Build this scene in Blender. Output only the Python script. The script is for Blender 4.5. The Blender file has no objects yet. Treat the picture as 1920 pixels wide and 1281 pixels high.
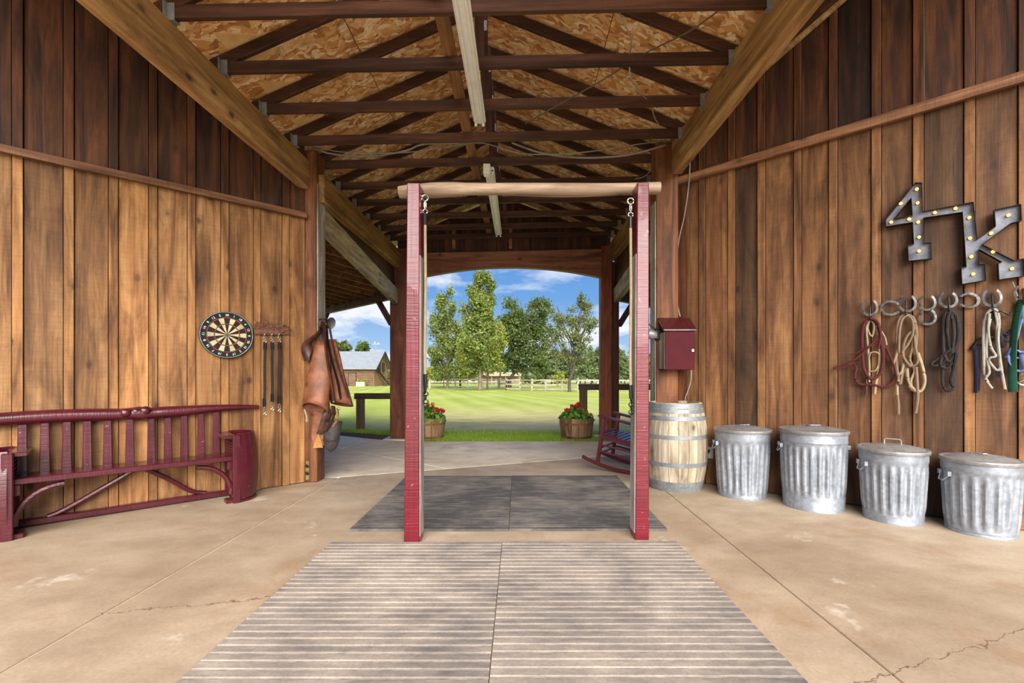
import bpy, bmesh, math, random
import numpy as np
from mathutils import Vector, Matrix
from mathutils.geometry import tessellate_polygon
C = bpy.context.scene.collection
R = math.radians
random.seed(7)

# ---------------------------------------------------------------- camera, sky, sun, exposure
F, VX, VY, CH = 860.0, 972.0, 699.0, 1.21          # focal length and vanishing point of the 1920x1281 frame, eye height
cam = bpy.data.cameras.new('camera')
cam.sensor_width = 36.0
cam.lens = F / 1920 * 36
cam.shift_x = -(VX - 960) / 1920
cam.shift_y = (VY - 640.5) / 1920
cam.clip_end = 500
camo = bpy.data.objects.new('camera', cam)
camo.location = (0, 0, CH)
camo.rotation_euler = (R(90), 0, 0)
C.objects.link(camo)
S = bpy.context.scene
S.camera = camo
S.view_settings.view_transform = 'Standard'
S.view_settings.look = 'None'
S.view_settings.gamma = 1
S.view_settings.use_curve_mapping = False
S.view_settings.exposure = 1.0
S.cycles.diffuse_bounces = 8
S.cycles.max_bounces = 14


def lin(c, a=1.0):
    o = []
    for v in c:
        v /= 255.0
        o.append(v / 12.92 if v <= 0.04045 else ((v + 0.055) / 1.055) ** 2.4)
    return (*o, a)


class NT:
    """small helper round a node tree"""
    def __init__(s, tree):
        s.t = tree
        tree.nodes.clear()

    def n(s, typ, **kw):
        nd = s.t.nodes.new(typ)
        ins = kw.pop('ins', {})
        for k, v in kw.items():
            setattr(nd, k, v)
        for k, v in ins.items():
            if hasattr(v, 'is_output'):
                s.t.links.new(v, nd.inputs[k])
            else:
                nd.inputs[k].default_value = v
        return nd

    def l(s, a, b):
        s.t.links.new(a, b)

    def math(s, op, a, b=0.0, c=None, clamp=False):
        ins = {0: a, 1: b}
        if c is not None:
            ins[2] = c
        return s.n('ShaderNodeMath', operation=op, use_clamp=clamp, ins=ins).outputs[0]

    def vm(s, op, a, b=(0, 0, 0)):
        return s.n('ShaderNodeVectorMath', operation=op, ins={0: a, 1: b}).outputs[0]

    def mapping(s, v, scale=(1, 1, 1), loc=(0, 0, 0)):
        return s.n('ShaderNodeMapping', ins={'Vector': v, 'Scale': scale, 'Location': loc}).outputs[0]

    def noise(s, v, scale=5, detail=4, rough=0.55, dist=0.0):
        return s.n('ShaderNodeTexNoise', ins={'Vector': v, 'Scale': scale, 'Detail': detail, 'Roughness': rough, 'Distortion': dist}).outputs['Fac']

    def ramp(s, f, stops):
        nd = s.n('ShaderNodeValToRGB', ins={'Fac': f})
        e = nd.color_ramp.elements
        while len(e) < len(stops):
            e.new(0.5)
        for i, (p, c) in enumerate(stops):
            e[i].position = p
            e[i].color = c if not isinstance(c, (int, float)) else (c, c, c, 1)
        return nd.outputs['Color']

    def mix(s, f, a, b, blend='MIX'):
        nd = s.n('ShaderNodeMix', data_type='RGBA', blend_type=blend)
        for k, v in ((0, f), (6, a), (7, b)):
            if hasattr(v, 'is_output'):
                s.t.links.new(v, nd.inputs[k])
            else:
                nd.inputs[k].default_value = v
        return nd.outputs[2]

    def hue(s, c, h=0.5, sat=1.0, val=1.0):
        return s.n('ShaderNodeHueSaturation', ins={'Color': c, 'Hue': h, 'Saturation': sat, 'Value': val}).outputs[0]


# sky: blue gradient with flat-bottomed soft clouds, the same all round
w = bpy.data.worlds.new('sky')
S.world = w
w.use_nodes = True
t = NT(w.node_tree)
tc = t.n('ShaderNodeTexCoord').outputs['Generated']
sep = t.n('ShaderNodeSeparateXYZ', ins={0: tc})
zz = t.math('MAXIMUM', sep.outputs[2], 0.0)
grad = t.ramp(zz, [(0.0, lin((196, 214, 236))), (0.06, lin((160, 196, 236))), (0.16, lin((112, 164, 224))), (0.30, lin((84, 140, 208))), (1.0, lin((66, 118, 190)))])
den = t.math('ADD', zz, 0.16)
cx = t.math('DIVIDE', sep.outputs[0], den)
cy = t.math('DIVIDE', sep.outputs[1], den)
cv = t.n('ShaderNodeCombineXYZ', ins={0: cx, 1: cy, 2: 0.0}).outputs[0]
cn = t.noise(t.mapping(cv, (1.5, 1.0, 1), (5.1, 1.9, 0)), 0.9, 7, 0.58, 0.3)
cm = t.ramp(cn, [(0.49, 0.0), (0.62, 0.92)])
cloudc = t.mix(t.noise(cv, 2.2, 4), lin((232, 236, 246)), lin((255, 255, 255)))
skyc = t.mix(cm, grad, cloudc)
bg = t.n('ShaderNodeBackground', ins={'Color': skyc, 'Strength': 0.54})
wo = t.n('ShaderNodeOutputWorld')
t.l(bg.outputs[0], wo.inputs[0])

# hazy sun from behind the camera (broad and soft, as the photograph has no hard shadows)
sun = bpy.data.lights.new('sun', 'SUN')
sun.energy = 5.6
sun.angle = R(60)
sun.color = (1.0, 0.955, 0.89)
suno = bpy.data.objects.new('sun', sun)
suno.location = (3, -14, 12)
suno.rotation_euler = Vector((-0.12, 0.80, -0.52)).to_track_quat('-Z', 'Y').to_euler()
C.objects.link(suno)


# ---------------------------------------------------------------- pixel helpers (measurements off the photograph)
def at(px, py, Y):
    return Vector(((px - VX) / F * Y, Y, CH + (VY - py) / F * Y))


def ground(px, py):                                   # point on the slab, z = 0
    Y = CH * F / (py - VY)
    return Vector(((px - VX) / F * Y, Y, 0))


def lawn_z(Y):
    return -0.03 - 0.0145 * max(Y - 8.0, 0)


def lawn(px, py):                                     # point on the falling lawn
    Y = 966.0 / max(py - 711.5, 2.0)
    return Vector(((px - VX) / F * Y, Y, lawn_z(Y)))


class Frame:
    """a wall: A = foot of its far corner, d = horizontal direction towards the viewer, n = normal into the room"""
    def __init__(s, A, d, n):
        s.A, s.d, s.n = Vector(A), Vector(d).normalized(), Vector(n).normalized()
        s.sg = 1 if (s.d.x * s.n.y - s.d.y * s.n.x) > 0 else -1
        x = s.d * s.sg
        s.rz = math.atan2(x.y, x.x)

    def hit(s, px, py=VY, v=0.0):                     # (s, z) where the line of sight meets the wall
        a = (px - VX) / F
        A, d, n = s.A, s.d, s.n
        q = (a * (A.y + v * n.y) - A.x - v * n.x) / (d.x - a * d.y)
        Y = A.y + q * d.y + v * n.y
        return q, CH + (VY - py) / F * Y

    def pt(s, q, v, z):
        p = s.A + s.d * q + s.n * v
        return Vector((p.x, p.y, z))


WL = Frame((-2.36, 5.06), (-0.737, -0.676), (0.676, -0.737))
WR = Frame((1.808, 5.20), (0.7815, -0.6237), (-0.6237, -0.7815))


# ---------------------------------------------------------------- mesh builder
class MB:
    def __init__(s):
        s.v, s.f, s.m = [], [], []
        s.mi = 0

    def add(s, vs, fs):
        o = len(s.v)
        s.v += [tuple(v) for v in vs]
        s.f += [tuple(i + o for i in f) for f in fs]
        s.m += [s.mi] * len(fs)
        return s

    def box(s, x0, x1, y0, y1, z0, z1):
        return s.add([(x0, y0, z0), (x1, y0, z0), (x1, y1, z0), (x0, y1, z0), (x0, y0, z1), (x1, y0, z1), (x1, y1, z1), (x0, y1, z1)],
                     [(0, 3, 2, 1), (4, 5, 6, 7), (0, 1, 5, 4), (1, 2, 6, 5), (2, 3, 7, 6), (3, 0, 4, 7)])

    def beam(s, p, q, wd, ht, up=(0, 0, 1), wd2=None, ht2=None):
        p, q = Vector(p), Vector(q)
        t = (q - p).normalized()
        u = Vector(up)
        sd = t.cross(u).normalized()
        u = sd.cross(t).normalized()
        vs = []
        for c, a, b in ((p, wd, ht), (q, wd2 or wd, ht2 or ht)):
            for i, j in ((-1, -1), (1, -1), (1, 1), (-1, 1)):
                vs.append(c + sd * (a / 2 * i) + u * (b / 2 * j))
        return s.add(vs, [(0, 1, 2, 3), (7, 6, 5, 4), (0, 4, 5, 1), (1, 5, 6, 2), (2, 6, 7, 3), (3, 7, 4, 0)])

    def tube(s, pts, r, n=8, flat=1.0, closed=False, up=(0.13, 0.2, 1)):
        pts = [Vector(p) for p in pts]
        k = len(pts)
        rs = r if isinstance(r, (list, tuple)) else [r] * k
        vs, fs = [], []
        ref = Vector(up).normalized()
        for i, p in enumerate(pts):
            if closed:
                t = pts[(i + 1) % k] - pts[i - 1]
            else:
                t = pts[min(i + 1, k - 1)] - pts[max(i - 1, 0)]
            t = t.normalized() if t.length > 1e-9 else Vector((0, 0, 1))
            a = t.cross(ref)
            if a.length < 0.15:
                a = t.cross(Vector((1, 0.3, 0)))
            a.normalize()
            b = a.cross(t).normalized()
            for j in range(n):
                g = 2 * math.pi * j / n
                vs.append(p + a * (math.cos(g) * rs[i]) + b * (math.sin(g) * rs[i] * flat))
        m = k if closed else k - 1
        for i in range(m):
            for j in range(n):
                a0, a1 = i * n + j, i * n + (j + 1) % n
                b0, b1 = ((i + 1) % k) * n + j, ((i + 1) % k) * n + (j + 1) % n
                fs.append((a0, a1, b1, b0))
        if not closed:
            fs.append(tuple(range(n))[::-1])
            fs.append(tuple((k - 1) * n + j for j in range(n)))
        return s.add(vs, fs)

    def lathe(s, prof, n=32, c=(0, 0, 0), mod=None, a0=0.0, a1=None, flat=1.0):
        full = a1 is None
        span = 2 * math.pi if full else a1 - a0
        cols = n if full else n + 1
        vs, fs = [], []
        for r, z in prof:
            for j in range(cols):
                g = a0 + span * j / n
                rr = r + (mod(g, z) if mod else 0)
                vs.append((c[0] + rr * math.cos(g), c[1] + rr * math.sin(g) * flat, c[2] + z))
        for i in range(len(prof) - 1):
            for j in range(n):
                j1 = (j + 1) % cols
                fs.append((i * cols + j, i * cols + j1, (i + 1) * cols + j1, (i + 1) * cols + j))
        return s.add(vs, fs)

    def prism(s, poly, y0, y1, axis='y'):
        """polygon in x/z (or x/y for axis z) pushed from y0 to y1"""
        n = len(poly)
        f = (lambda p, h: (p[0], h, p[1])) if axis == 'y' else (lambda p, h: (p[0], p[1], h))
        vs = [f(p, y0) for p in poly] + [f(p, y1) for p in poly]
        fs = [tuple(range(n))[::-1], tuple(range(n, 2 * n))]
        fs += [(i, (i + 1) % n, (i + 1) % n + n, i + n) for i in range(n)]
        return s.add(vs, fs)

    def grid(s, fn, nu, nv):
        vs = [fn(i / nu, j / nv) for i in range(nu + 1) for j in range(nv + 1)]
        k = nv + 1
        fs = [(i * k + j, i * k + j + 1, (i + 1) * k + j + 1, (i + 1) * k + j) for i in range(nu) for j in range(nv)]
        return s.add(vs, fs)

    def ball(s, c, r, n=10, sc=(1, 1, 1)):
        prof = [(max(1e-4, math.sin(math.pi * i / (n // 2 + 1))) * r, -math.cos(math.pi * i / (n // 2 + 1)) * r) for i in range(n // 2 + 2)]
        o = len(s.v)
        s.lathe(prof, n)
        for i in range(o, len(s.v)):
            v = s.v[i]
            s.v[i] = (c[0] + v[0] * sc[0], c[1] + v[1] * sc[1], c[2] + v[2] * sc[2])
        return s

    def xf(s, M):
        s.v = [tuple(M @ Vector(v)) for v in s.v]
        return s

    def mesh(s, name, mats, smooth=False, bevel=0.0, fix=True, solid=0.0):
        me = bpy.data.meshes.new(name)
        me.from_pydata(s.v, [], s.f)
        me.polygons.foreach_set('material_index', s.m)
        for m in (mats if isinstance(mats, (list, tuple)) else [mats]):
            me.materials.append(m)
        if fix or bevel:
            bm = bmesh.new()
            bm.from_mesh(me)
            if bevel:
                bmesh.ops.bevel(bm, geom=bm.edges[:] + bm.verts[:], offset=bevel, segments=1, affect='EDGES', clamp_overlap=True)
            if fix:
                bmesh.ops.recalc_face_normals(bm, faces=bm.faces[:])
            bm.to_mesh(me)
            bm.free()
        if smooth:
            me.shade_smooth()
            me.set_sharp_from_angle(angle=R(38))
        return me

    def build(s, name, mats, parent=None, loc=(0, 0, 0), rot=(0, 0, 0), smooth=False, bevel=0.0, fix=True, color=None, centre=False):
        if centre:                                      # put the origin at the piece's own middle
            c = sum((Vector(v) for v in s.v), Vector()) / len(s.v)
            s.v = [tuple(Vector(v) - c) for v in s.v]
            loc = Vector(loc) + c
        o = bpy.data.objects.new(name, s.mesh(name, mats, smooth, bevel, fix))
        o.location, o.rotation_euler = loc, rot
        if parent:
            o.parent = parent
        if color:
            o.color = (*color, 1) if len(color) == 3 else color
        C.objects.link(o)
        return o


def tag(o, label=None, cat=None, group=None, kind=None):
    if label: o['label'] = label
    if cat: o['category'] = cat
    if group: o['group'] = group
    if kind: o['kind'] = kind
    return o


def thing(name, label, cat, loc=(0, 0, 0), rz=0.0, group=None):
    o = bpy.data.objects.new(name, None)
    o.empty_display_size = 0.1
    o.location, o.rotation_euler = loc, (0, 0, rz)
    C.objects.link(o)
    return tag(o, label, cat, group)


def shell(name, loc=(0, 0, 0), rot=(0, 0, 0)):
    o = bpy.data.objects.new(name, None)
    o.location, o.rotation_euler = loc, rot
    C.objects.link(o)
    o['kind'] = 'structure'
    return o


def dup(root, loc=None, rot=None, label=None):
    c = root.copy()
    C.objects.link(c)
    if loc is not None: c.location = loc
    if rot is not None: c.rotation_euler = rot
    if label: c['label'] = label
    for ch in list(root.children):
        d = ch.copy(); C.objects.link(d); d.parent = c
        for g in ch.children:
            e = g.copy(); C.objects.link(e); e.parent = d
    return c


def spline(pts, k=6, closed=False):
    P = [Vector(p) for p in pts]
    n = len(P)
    out = []
    rng = n if closed else n - 1
    for i in range(rng):
        if closed:
            a, b, c, d = P[i - 1], P[i], P[(i + 1) % n], P[(i + 2) % n]
        else:
            a, b, c, d = P[max(i - 1, 0)], P[i], P[i + 1], P[min(i + 2, n - 1)]
        for j in range(k):
            u = j / k
            out.append(0.5 * ((2 * b) + (c - a) * u + (2 * a - 5 * b + 4 * c - d) * u * u + (3 * b - a - 3 * c + d) * u ** 3))
    if not closed:
        out.append(P[-1])
    return out


# ---------------------------------------------------------------- materials
def mat(name):
    m = bpy.data.materials.new(name)
    m.use_nodes = True
    t = NT(m.node_tree)
    b = t.n('ShaderNodeBsdfPrincipled')
    o = t.n('ShaderNodeOutputMaterial')
    t.l(b.outputs[0], o.inputs[0])
    return m, t, b


def put(t, b, col=None, rough=None, metal=None, spec=None, bump=None, bstr=0.3, bdist=0.01, coat=None):
    for k, v in (('Base Color', col), ('Roughness', rough), ('Metallic', metal), ('Specular IOR Level', spec), ('Coat Weight', coat)):
        if v is None: continue
        if hasattr(v, 'is_output'): t.l(v, b.inputs[k])
        else: b.inputs[k].default_value = v
    if bump is not None:
        bn = t.n('ShaderNodeBump', ins={'Height': bump, 'Strength': bstr, 'Distance': bdist})
        t.l(bn.outputs[0], b.inputs['Normal'])


def objco(t, k=23.0):
    tc = t.n('ShaderNodeTexCoord').outputs['Object']
    oi = t.n('ShaderNodeObjectInfo')
    rnd = t.math('MULTIPLY', oi.outputs['Random'], k)
    cv = t.n('ShaderNodeCombineXYZ', ins={0: rnd, 1: rnd, 2: rnd}).outputs[0]
    return t.vm('ADD', tc, cv), oi, tc


def wood(name, dark, mid, light, axis='z', rough=0.62, knots=True, saw=0.25, blotch=0.5, spec=0.3, coat=None, var=0.25, sat=0.96):
    m, t, b = mat(name)
    v, oi, tc = objco(t)
    ax = {'x': 0, 'y': 1, 'z': 2}[axis]

    def sc(al, ac):
        q = [ac] * 3
        q[ax] = al
        return tuple(q)
    g1 = t.noise(t.mapping(v, sc(0.55, 7.0)), 1.6, 5, 0.6, 0.8)
    g2 = t.noise(t.mapping(v, sc(1.6, 70.0)), 1.0, 3, 0.6)
    col = t.ramp(g1, [(0.30, lin(dark)), (0.5, lin(mid)), (0.70, lin(light))])
    col = t.mix(0.32, col, t.ramp(g2, [(0.3, 0.22), (0.7, 1.0)]), 'MULTIPLY')
    bl = t.noise(t.mapping(v, sc(0.8, 2.6)), 1.7, 6, 0.68, 0.8)
    col = t.mix(blotch, col, t.ramp(bl, [(0.32, (0.32, 0.25, 0.22, 1)), (0.56, (1, 1, 1, 1)), (0.75, (1.0, 1.0, 1.0, 1))]), 'MULTIPLY')
    hgt = g2
    if knots:
        vo = t.n('ShaderNodeTexVoronoi', ins={'Vector': t.mapping(v, sc(3.2, 5.5)), 'Scale': 1.0, 'Randomness': 1.0})
        sp = t.n('ShaderNodeSeparateColor', ins={0: vo.outputs['Color']})
        gate = t.math('GREATER_THAN', sp.outputs[0], 0.42)
        dn = t.math('ADD', vo.outputs['Distance'], t.math('MULTIPLY', t.math('SUBTRACT', t.noise(v, 40, 3), 0.5), 0.10))
        kn = t.math('MULTIPLY', gate, t.ramp(dn, [(0.05, 1.0), (0.10, 0.75), (0.15, 0.28), (0.30, 0.0)]))
        col = t.mix(t.math('MULTIPLY', kn, 0.88), col, lin((58, 34, 20)))
    if saw:
        q = t.noise(t.mapping(v, sc(120.0, 3.0)), 1.0, 3, 0.6)
        col = t.mix(saw, col, t.ramp(q, [(0.35, 0.42), (0.62, 1.0)]), 'MULTIPLY')
        hgt = t.math('ADD', g2, q)
    rn = t.math('MULTIPLY_ADD', oi.outputs['Random'], var, 1.0 - var / 2)
    col = t.hue(col, 0.5, sat, rn)
    col = t.mix(1.0, col, oi.outputs['Color'], 'MULTIPLY')
    put(t, b, col, rough, 0, spec, hgt, 0.35, 0.004, coat)
    return m


def plain(name, c, rough=0.5, metal=0.0, vary=0.12, scale=8, spec=0.4, bump=0.0, coat=None, c2=None):
    m, t, b = mat(name)
    v, oi, tc = objco(t)
    n = t.noise(v, scale, 5, 0.6)
    c2 = c2 or tuple(max(0, x * (1 - vary * 2)) for x in c)
    col = t.ramp(n, [(0.3, lin(c2)), (0.7, lin(c))])
    put(t, b, col, rough, metal, spec, n if bump else None, bump, 0.01, coat)
    return m


M = {}
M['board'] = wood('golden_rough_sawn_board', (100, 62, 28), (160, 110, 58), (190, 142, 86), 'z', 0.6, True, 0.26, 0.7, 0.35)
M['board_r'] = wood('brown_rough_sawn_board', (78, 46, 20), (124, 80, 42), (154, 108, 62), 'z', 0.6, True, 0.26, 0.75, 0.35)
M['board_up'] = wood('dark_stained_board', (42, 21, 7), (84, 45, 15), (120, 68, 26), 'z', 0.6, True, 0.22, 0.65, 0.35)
M['post'] = wood('brown_timber_post', (78, 42, 18), (130, 76, 36), (162, 104, 58), 'z', 0.6, True, 0.15, 0.6)
M['post_far'] = wood('red_brown_timber', (70, 34, 20), (120, 62, 36), (150, 88, 54), 'z', 0.55, True, 0.1, 0.6)
M['pale'] = wood('pale_wood_and_sheen', (120, 112, 100), (178, 170, 158), (222, 216, 206), 'z', 0.7, False, 0.3, 0.5)  # pale wood; on the post faces its paleness stands for sky sheen
M['beam'] = wood('tan_fir_beam', (124, 88, 48), (178, 134, 80), (208, 168, 110), 'y', 0.6, True, 0.06, 0.6)
M['beam_x'] = wood('red_fir_header', (98, 56, 36), (148, 88, 58), (174, 112, 78), 'x', 0.55, True, 0.06, 0.5)
M['beam_grey'] = wood('greyed_fir_beam', (128, 108, 78), (176, 156, 120), (210, 194, 158), 'y', 0.55, True, 0.06, 0.6)
M['truss'] = wood('dark_stained_truss_wood', (46, 26, 17), (74, 43, 28), (100, 62, 41), 'x', 0.6, True, 0.08, 0.4)
M['truss_z'] = wood('dark_stained_king_post', (46, 26, 17), (72, 41, 27), (98, 60, 39), 'z', 0.6, True, 0.08, 0.4)
M['runner'] = wood('brown_runner_wood', (120, 80, 46), (164, 114, 68), (190, 140, 90), 'y', 0.6, True, 0.08, 0.4)
M['rail'] = wood('brown_rail_wood', (84, 52, 34), (132, 86, 54), (164, 116, 80), 'x', 0.6, True, 0.3, 0.5)
M['log'] = wood('peeled_log_wood', (112, 84, 58), (164, 132, 98), (194, 164, 130), 'x', 0.6, True, 0.0, 0.5, sat=.8)
M['grey_wood'] = wood('weathered_grey_brown_wood', (74, 58, 42), (116, 94, 70), (148, 126, 98), 'x', 0.75, False, 0.1, 0.5)
M['grey_wood_z'] = wood('weathered_grey_brown_upright', (74, 58, 42), (116, 94, 70), (148, 126, 98), 'z', 0.75, False, 0.1, 0.5)
M['oak'] = wood('bleached_oak_stave', (128, 110, 86), (182, 166, 138), (212, 198, 172), 'z', 0.65, True, 0.05, 0.45, sat=.82)
M['tub'] = wood('weathered_tub_stave', (92, 66, 42), (140, 108, 74), (172, 142, 106), 'z', 0.7, False, 0.05, 0.5)
M['fence'] = wood('greyed_fence_rail', (140, 128, 108), (184, 172, 150), (212, 204, 186), 'x', 0.8, False, 0.05, 0.4)


def osb(name):
    m, t, b = mat(name)
    v, oi, tc = objco(t, 7)
    wob = t.vm('SCALE', t.n('ShaderNodeTexNoise', ins={'Vector': v, 'Scale': 5.0, 'Detail': 2.0}).outputs['Color'])
    wob.node.inputs['Scale'].default_value = 0.22
    vv = t.vm('ADD', v, wob)
    va = t.n('ShaderNodeTexVoronoi', ins={'Vector': t.mapping(vv, (11, 26, 11)), 'Scale': 1.0})
    rot = t.n('ShaderNodeMapping', ins={'Vector': vv, 'Rotation': (0, 0, R(58)), 'Scale': (12, 30, 12)}).outputs[0]
    vb = t.n('ShaderNodeTexVoronoi', ins={'Vector': rot, 'Scale': 1.0})
    sa = t.n('ShaderNodeSeparateColor', ins={0: va.outputs['Color']}).outputs[0]
    sb = t.n('ShaderNodeSeparateColor', ins={0: vb.outputs['Color']}).outputs[1]
    f = t.math('MULTIPLY_ADD', t.math('GREATER_THAN', t.noise(vv, 9, 2), 0.5), t.math('SUBTRACT', sb, sa), sa)
    col = t.ramp(f, [(0.0, lin((176, 116, 62))), (0.35, lin((218, 164, 102))), (0.72, lin((240, 196, 136))), (1.0, lin((255, 236, 196)))])
    g = t.noise(t.mapping(vv, (20, 120, 20)), 1, 2)
    col = t.mix(0.25, col, t.ramp(g, [(0.3, 0.5), (0.7, 1.0)]), 'MULTIPLY')
    edge = t.ramp(va.outputs['Distance'], [(0.55, (1, 1, 1, 1)), (0.85, (0.4, 0.32, 0.26, 1))])
    col = t.mix(0.40, col, edge, 'MULTIPLY')
    big = t.noise(v, 1.1, 3)
    col = t.mix(0.4, col, t.ramp(big, [(0.35, (0.82, 0.72, 0.62, 1)), (0.6, (1, 1, 1, 1))]), 'MULTIPLY')
    col = t.mix(1.0, col, oi.outputs['Color'], 'MULTIPLY')
    put(t, b, col, 0.6, 0, 0.3, f, 0.4, 0.006)
    return m


M['osb'] = osb('strand_board')
M['ply'] = plain('pale_plywood', (232, 194, 132), 0.6, c2=(206, 162, 100))


def concrete(name, c1, c2, c3, broom=0.0, cracks=True):
    m, t, b = mat(name)
    tc = t.n('ShaderNodeTexCoord').outputs['Object']
    n1 = t.noise(tc, 0.55, 6, 0.62, 0.4)
    n2 = t.noise(t.mapping(tc, (1, 1.6, 1)), 2.6, 6, 0.65)
    n3 = t.noise(tc, 60, 3, 0.6)
    col = t.ramp(n1, [(0.3, lin(c1)), (0.5, lin(c2)), (0.7, lin(c3))])
    col = t.mix(0.55, col, t.ramp(n2, [(0.3, (0.62, 0.56, 0.50, 1)), (0.6, (1, 1, 1, 1))]), 'MULTIPLY')
    col = t.mix(0.35, col, t.ramp(n3, [(0.3, 0.55), (0.65, 1.0)]), 'MULTIPLY')
    # rust-brown stains and pale patches
    n4 = t.noise(tc, 1.3, 5, 0.7, 0.6)
    col = t.mix(t.ramp(n4, [(0.54, 0.0), (0.72, 0.6)]), col, lin((134, 98, 66)))
    n5 = t.noise(t.mapping(tc, (1, 1, 1), (7, 3, 0)), 1.7, 5, 0.7)
    col = t.mix(t.ramp(n5, [(0.62, 0.0), (0.72, 0.55)]), col, lin((222, 212, 198)))
    h = n3
    if broom:
        br = t.noise(t.mapping(tc, (4, 90, 4)), 1, 3)
        col = t.mix(broom, col, t.ramp(br, [(0.3, 0.5), (0.65, 1.0)]), 'MULTIPLY')
        h = t.math('ADD', n3, br)
    if cracks:
        sp = t.n('ShaderNodeSeparateXYZ', ins={0: tc})
        wig = t.math('MULTIPLY', t.math('SUBTRACT', t.noise(tc, 5, 5, 0.65), 0.5), 0.22)
        for a, k, x0, x1 in ((2.72, 0.20, -2.1, -1.25), (1.86, 0.10, -4.6, -2.1), (1.30, 0.36, 1.0, 2.6)):
            yv = t.math('ADD', t.math('MULTIPLY_ADD', sp.outputs[0], k, a), wig)
            d = t.math('ABSOLUTE', t.math('SUBTRACT', sp.outputs[1], yv))
            ln = t.math('LESS_THAN', d, 0.0035)
            inr = t.math('MULTIPLY', t.math('GREATER_THAN', sp.outputs[0], x0), t.math('LESS_THAN', sp.outputs[0], x1))
            col = t.mix(t.math('MULTIPLY', t.math('MULTIPLY', ln, inr), 0.7), col, lin((84, 66, 50)))
    put(t, b, col, 0.62, 0, 0.35, h, 0.15, 0.004)
    return m


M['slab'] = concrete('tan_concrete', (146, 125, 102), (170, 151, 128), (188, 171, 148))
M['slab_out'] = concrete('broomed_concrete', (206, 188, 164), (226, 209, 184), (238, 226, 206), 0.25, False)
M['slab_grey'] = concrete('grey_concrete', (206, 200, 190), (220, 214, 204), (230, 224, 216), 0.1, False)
M['joint'] = plain('joint_filler', (214, 200, 178), 0.8, c2=(180, 164, 140))


def rubber(name, dust, amount, base=(58, 57, 58)):
    m, t, b = mat(name)
    v, oi, tc = objco(t, 11)
    n1 = t.noise(v, 1.5, 6, 0.65, 0.5)
    n2 = t.noise(t.mapping(v, (2.5, 9, 1)), 1.6, 5, 0.65)
    n3 = t.noise(v, 90, 2)
    f = t.math('ADD', t.math('MULTIPLY', n1, 0.55), t.math('MULTIPLY', n2, 0.45))
    f = t.ramp(f, [(0.5 - amount, 0.0), (0.85 - amount * 0.6, 1.0)])
    f = t.math('MULTIPLY', f, t.math('MULTIPLY_ADD', n3, 0.8, 0.5), clamp=True)
    col = t.mix(f, lin(base), lin(dust))
    put(t, b, col, 0.75, 0, 0.3, n3, 0.2, 0.003)
    return m


M['mat_front'] = rubber('dusty_black_rubber', (178, 164, 148), 0.17, (82, 78, 78))
M['mat_back'] = rubber('black_rubber', (150, 140, 128), 0.06, (66, 63, 62))
M['dust'] = plain('tan_dust', (178, 162, 140), 0.9, c2=(108, 100, 92), scale=14)
M['dust_dark'] = plain('dark_groove_dust', (108, 98, 88), 0.9, c2=(58, 54, 52), scale=9)

M['maroon'] = None


def paint(name, c, c2, chips=0.0, under=(70, 50, 40), rough=0.32, coat=0.2, axis='z', sc_=1.0):
    m, t, b = mat(name)
    v, oi, tc = objco(t)
    n = t.noise(v, 3.5 * sc_, 5, 0.6)
    col = t.ramp(n, [(0.3, lin(c2)), (0.7, lin(c))])
    s_ = {'x': (1.5, 40, 40), 'z': (40, 40, 1.5)}[axis]
    g = t.noise(t.mapping(v, s_), 1.0, 4)
    saw = t.noise(t.mapping(v, tuple(90 if q < 10 else 3 for q in s_)), 1.0, 2)
    col = t.mix(0.3, col, t.ramp(saw, [(0.35, 0.6), (0.6, 1.0)]), 'MULTIPLY')
    if chips:
        q = t.noise(v, 16, 6, 0.75)
        col = t.mix(t.ramp(q, [(0.66 - chips * 0.1, 0.0), (0.70 - chips * 0.1, 1.0)]), col, lin(under))
    put(t, b, col, t.math('MULTIPLY_ADD', n, 0.25, rough - 0.12), 0, 0.5, t.math('ADD', g, saw), 0.5, 0.004, coat)
    return m


M['maroon'] = paint('maroon_gloss_paint', (84, 18, 32), (66, 13, 25), 0.2, (150, 110, 100))
M['maroon_x'] = paint('maroon_gloss_paint_long', (84, 18, 32), (62, 12, 23), 0.3, (60, 46, 46), axis='x')
M['maroon_dark'] = paint('dark_maroon_paint', (78, 22, 28), (60, 18, 22), 0.1, (50, 30, 24), 0.26, 0.4, axis='x')
M['red_post'] = paint('crimson_paint', (112, 14, 30), (88, 12, 26), 0.3, (176, 104, 116), 0.3, 0.25)
M['box_red'] = paint('red_brown_box_paint', (76, 12, 20), (64, 9, 17), 0.0, rough=0.5, coat=0.0)
M['chair_red'] = paint('maroon_chair_paint', (78, 20, 28), (58, 14, 21), 0.1, rough=0.35)


M['box_red'] = plain('red_brown_box_paint', (78, 15, 24), 0.6, c2=(66, 12, 20), spec=0.15)


def galv(name, c=(156, 162, 170), rough=0.46):
    m, t, b = mat(name)
    v, oi, tc = objco(t)
    n = t.noise(v, 7, 6, 0.65)
    vo = t.n('ShaderNodeTexVoronoi', ins={'Vector': v, 'Scale': 38.0})
    sp = t.n('ShaderNodeSeparateColor', ins={0: vo.outputs['Color']}).outputs[0]
    f = t.math('ADD', t.math('MULTIPLY', n, 0.7), t.math('MULTIPLY', sp, 0.3))
    d = tuple(x * 0.85 for x in c)
    col = t.ramp(f, [(0.3, lin(d)), (0.65, lin(c))])
    st = t.noise(t.mapping(v, (6, 6, 1.1)), 1.3, 5, 0.7)
    col = t.mix(t.ramp(st, [(0.6, 0.0), (0.8, 0.3)]), col, lin((150, 140, 126)))
    put(t, b, col, t.math('MULTIPLY_ADD', n, 0.25, rough - 0.1), 0.45, 0.5, n, 0.12, 0.01)
    return m


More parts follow.
